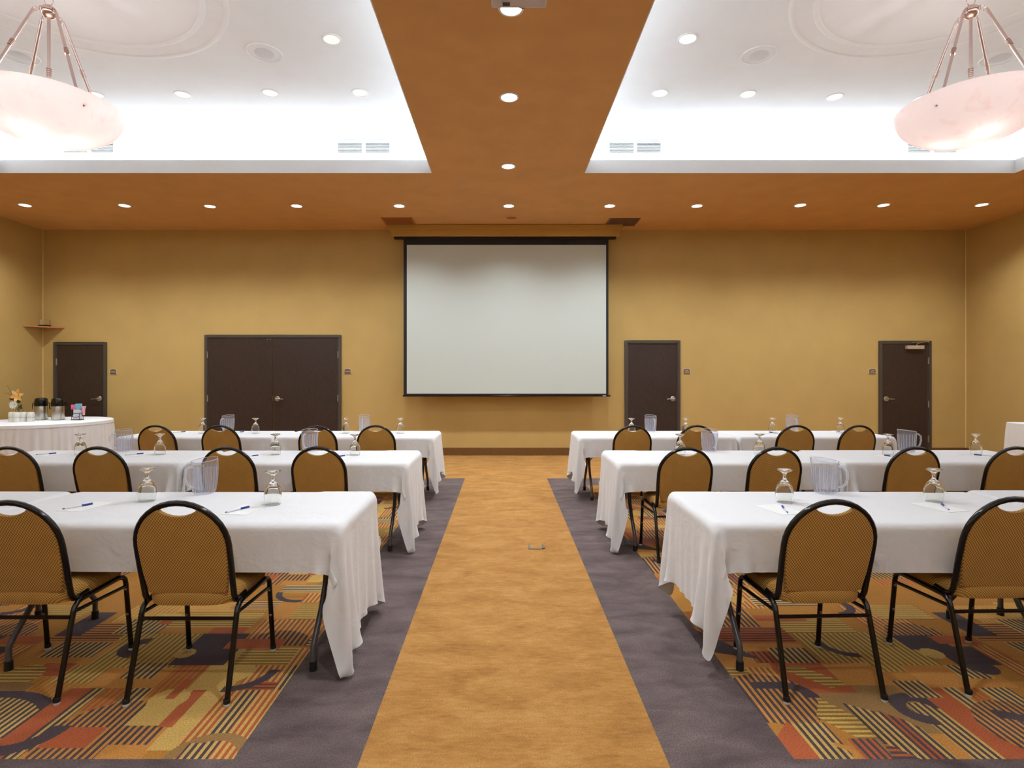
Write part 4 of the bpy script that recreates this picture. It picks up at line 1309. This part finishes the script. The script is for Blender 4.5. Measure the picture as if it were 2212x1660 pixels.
pleats(path, .695, .733, .004, 'skirt_band', M['cloth'], ct, flare=.006, rows=2)
# right side table, clipped by the frame
rt2 = thing('skirted_table', 'rectangular table with pleated white skirt against the right wall', 'table', (7.62, 8.45, 0))
w_, d_ = .74, 1.6
path = []
def seg(x0, y0, x1, y1, nx_, ny_, st=.013):
    n = int(math.hypot(x1-x0, y1-y0)/st)
    for i in range(n): path.append((x0+(x1-x0)*i/n, y0+(y1-y0)*i/n, nx_, ny_))
def cor(cx, cy, r_, a0, a1):
    for i in range(7):
        a = a0+(a1-a0)*i/7; path.append((cx+r_*math.cos(a), cy+r_*math.sin(a), math.cos(a), math.sin(a)))
seg(w_, 0, .06, 0, 0, 1); cor(.06, -.06, .06, PI/2, PI); seg(0, -.06, 0, -d_+.06, -1, 0); cor(.06, -d_+.06, .06, PI, 1.5*PI); seg(.06, -d_, w_, -d_, 0, -1)
MB().prism([(p[0], p[1]) for p in path], 'z', .715, .744).build('table_cover', M['cloth'], rt2, bevel=.006)
pleats(path, .012, .735, .022, 'pleated_skirt', M['cloth'], rt2, flare=.03)

ZC2 = .7445
# airpots on saucers
def make_airpot(label):
    t = thing('airpot', label, 'thermos', group='steel airpots on the coffee table')
    MB().lathe([(.001, 0), (.082, 0), (.085, .006), (.085, .21), (.082, .216), (.001, .216)], 32).build('steel_body', M['steel'], t, smooth=True)
    MB().lathe([(.084, .212), (.09, .216), (.09, .235), (.086, .29), (.082, .325), (.07, .338), (.05, .344), (.001, .344)], 32).build('lid', M['black_gloss'], t, smooth=True)
    MB().tube([(0, -.08, .285), (0, -.115, .288), (0, -.125, .27)], .013, 10).build('spout', M['black_gloss'], t, smooth=True)
    MB().tube([(-.09, 0, .27), (-.105, 0, .25), (-.103, .0, .19), (-.103, .03, .165)], .006, 8).tube([(.09, 0, .27), (.105, 0, .25), (.103, .0, .19), (.103, .03, .165)], .006, 8).build('carry_handle', M['black_gloss'], t, smooth=True)
    return t
def saucer(x, y, label):
    s = MB().lathe([(.001, 0), (.05, 0), (.07, .004), (.098, .014), (.096, .016), (.06, .0075), (.001, .006)], 32).build('saucer', M['china'], smooth=True)
    s.location = (x, y, ZC2); tag(s, label, 'saucer', 'saucers under the airpots')
ap = make_airpot('steel airpot with black lid, left one, beside the white mugs'); ap.location = (-7.37, 8.86, ZC2+.008); ap.rotation_euler = (0, 0, R(38))
a2 = dup(ap, (-7.10, 8.86, ZC2+.008), R(28), 'steel airpot with black lid, right one, nearer the door')
saucer(-7.37, 8.85, 'white saucer under the left airpot'); saucer(-7.09, 8.85, 'white saucer under the right airpot')
# mugs
def make_mug(label):
    t = thing('coffee_mug', label, 'mug', group='white mugs stacked upside down')
    MB().lathe([(.001, .068), (.038, .068), (.04, .062), (.0435, .03), (.045, 0), (.048, 0), (.047, .03), (.044, .065), (.04, .0745), (.001, .0745)], 28).build('mug_body', M['china'], t, smooth=True)
    MB().tube([(.045, 0, .02), (.066, 0, .022), (.072, 0, .04), (.062, 0, .056), (.044, 0, .058)], .005, 8).build('mug_handle', M['china'], t, smooth=True)
    return t
mg = None
for i, (x, y, a) in enumerate([(-7.53, 8.52, 110), (-7.40, 8.44, 100), (-7.345, 8.50, 80), (-7.25, 8.52, -8)]):
    for k in range(2):
        lb = '%s white upturned mug in the %s of four stacks by the airpots' % (['lower', 'upper'][k], ['leftmost', 'second from left', 'third from left', 'rightmost'][i])
        if mg is None: mg = make_mug(lb); o = mg
        else: o = dup(mg, None, None, lb)
        o.location = (x, y, ZC2+k*.0748); o.rotation_euler = (0, 0, R(a))
# flowers
fv = thing('flower_vase', 'glass bud vase with an orange lily and a white daisy behind the mugs', 'flowers', (-7.72, 8.86, ZC2))
MB().lathe([(.03, 0), (.034, .004), (.03, .05), (.036, .1), (.05, .16), (.047, .16), (.033, .1), (.027, .05), (.028, .01), (.001, .01)], 24).build('vase', M['glass'], fv, smooth=True)
mb = MB()
for ex in ((.0, -.02, .3), (.02, 0, .36), (-.03, .01, .25)): mb.tube([(0, 0, .02), (ex[0]*.4, ex[1]*.4, .15), ex], .0035, 6)
mb.build('stem', M['leaf'], fv, smooth=True)
def petal(mb, c, direction, length, width, up, bend=-.3):
    d = Vector(direction).normalized(); s = d.cross(Vector((0, -1, 0)) if abs(d.y) < .9 else Vector((1, 0, 0))).normalized()
    nrm = s.cross(d).normalized(); rows = []
    for i in range(6):
        u = i/5; wv = width*math.sin(PI*min(1, .12+.88*u*.98))**.8 if i < 5 else .001
        ctr = Vector(c)+d*length*u + Vector((0, -1, 0))*(up*math.sin(PI*u*.8)*length) + nrm*bend*length*u*u*.0
        rows.append([ctr-s*wv, ctr+Vector((0, -1, 0))*(-.1*wv), ctr+s*wv])
    vv = [v for r_ in rows for v in r_]; ff = []
    for i in range(5):
        for k in range(2): ff.append((i*3+k, i*3+k+1, i*3+k+4, i*3+k+3))
    mb.add(vv, ff)
lily = MB().sphere((.03, -.045, .39), .012, 8).build('lily', M['petal_orange'], fv, smooth=True)
for k in range(6):
    a = R(60*k+15); mb = MB(); petal(mb, (.03, -.04, .39), (math.cos(a), -.2, math.sin(a)), .115, .03, .25)
    mb.build('petal', M['petal_orange'] if k % 2 else M['petal_peach'], lily, smooth=True)
daisy = MB().sphere((-.02, -.06, .245), .014, 8).build('daisy', M['petal_white'], fv, smooth=True)
for k in range(14):
    a = R(360/14*k); mb = MB(); petal(mb, (-.02, -.05, .245), (math.cos(a), -.3, math.sin(a)*.75), .08, .011, .2)
    mb.build('petal', M['petal_white'], daisy, smooth=True)
for k, (dx, dz, ln, z0) in enumerate(((.8, .5, .11, .19), (.9, -.1, .1, .2), (-.8, .6, .12, .2), (-.3, .9, .12, .3), (.7, .9, .13, .27), (-.9, .2, .1, .32), (.2, -.9, .08, .34))):
    mb = MB(); petal(mb, (.02*dx, -.02, z0), (dx, -.3, dz), ln, .02, .1); mb.build('leaf', M['leaf'], fv, smooth=True)
mb = MB()
for pts in ([(-.02, 0, .15), (-.1, 0, .36), (-.14, .01, .45), (-.2, .01, .55)], [(-.1, 0, .36), (-.17, 0, .42), (-.22, 0, .43)], [(-.02, 0, .15), (-.11, 0, .26), (-.16, 0, .34)]): mb.tube(pts, .0025, 5)
mb.build('twig', M['twig'], fv, smooth=True)
# condiment caddy
cd = thing('condiment_caddy', 'small dark rack of pink, blue and white sweetener packets near the door side', 'caddy', (-6.76, 8.82, ZC2))
mb = MB().box(-.07, .07, -.05, .05, 0, .012)
for x in (-.06, .06):
    for y in (-.04, .04): mb.tube([(x, y, .01), (x, y, .11)], .004, 6)
mb.tube([(-.06, -.04, .11), (.06, -.04, .11), (.06, .04, .11), (-.06, .04, .11)], .004, 6, closed=True)
mb.tube([(-.06, -.042, .06), (0, -.045, .045), (.06, -.042, .06)], .004, 6)
for y in (-.042, .042): mb.tube([(-.055, y, .11), (-.055, y, .2)], .003, 6)
mb.build('rack', M['router'], cd)
MB().box(-.05, .05, -.03, .03, .015, .085).build('packet_block', M['white_plastic'], cd)
MB().box(-.045, .05, -.025, .03, .085, .17).build('packet_block', M['white_plastic'], cd)
MB().box(-.075, -.012, -.035, .03, .17, .245).build('packet_block', M['pink'], cd)
MB().box(-.01, .055, -.035, .03, .175, .26).build('packet_block', M['sky_blue'], cd)
tb = MB().lathe([(.001, 0), (.015, 0), (.02, .09), (.034, .14), (.001, .14)], 14, (.1, .0, .08)).build('packet_sleeve', M['pale_pink'], cd, smooth=True)
MB().tube([(.06, 0, .09), (.086, 0, .09)], .004, 6).build('rack_arm', M['router'], cd)
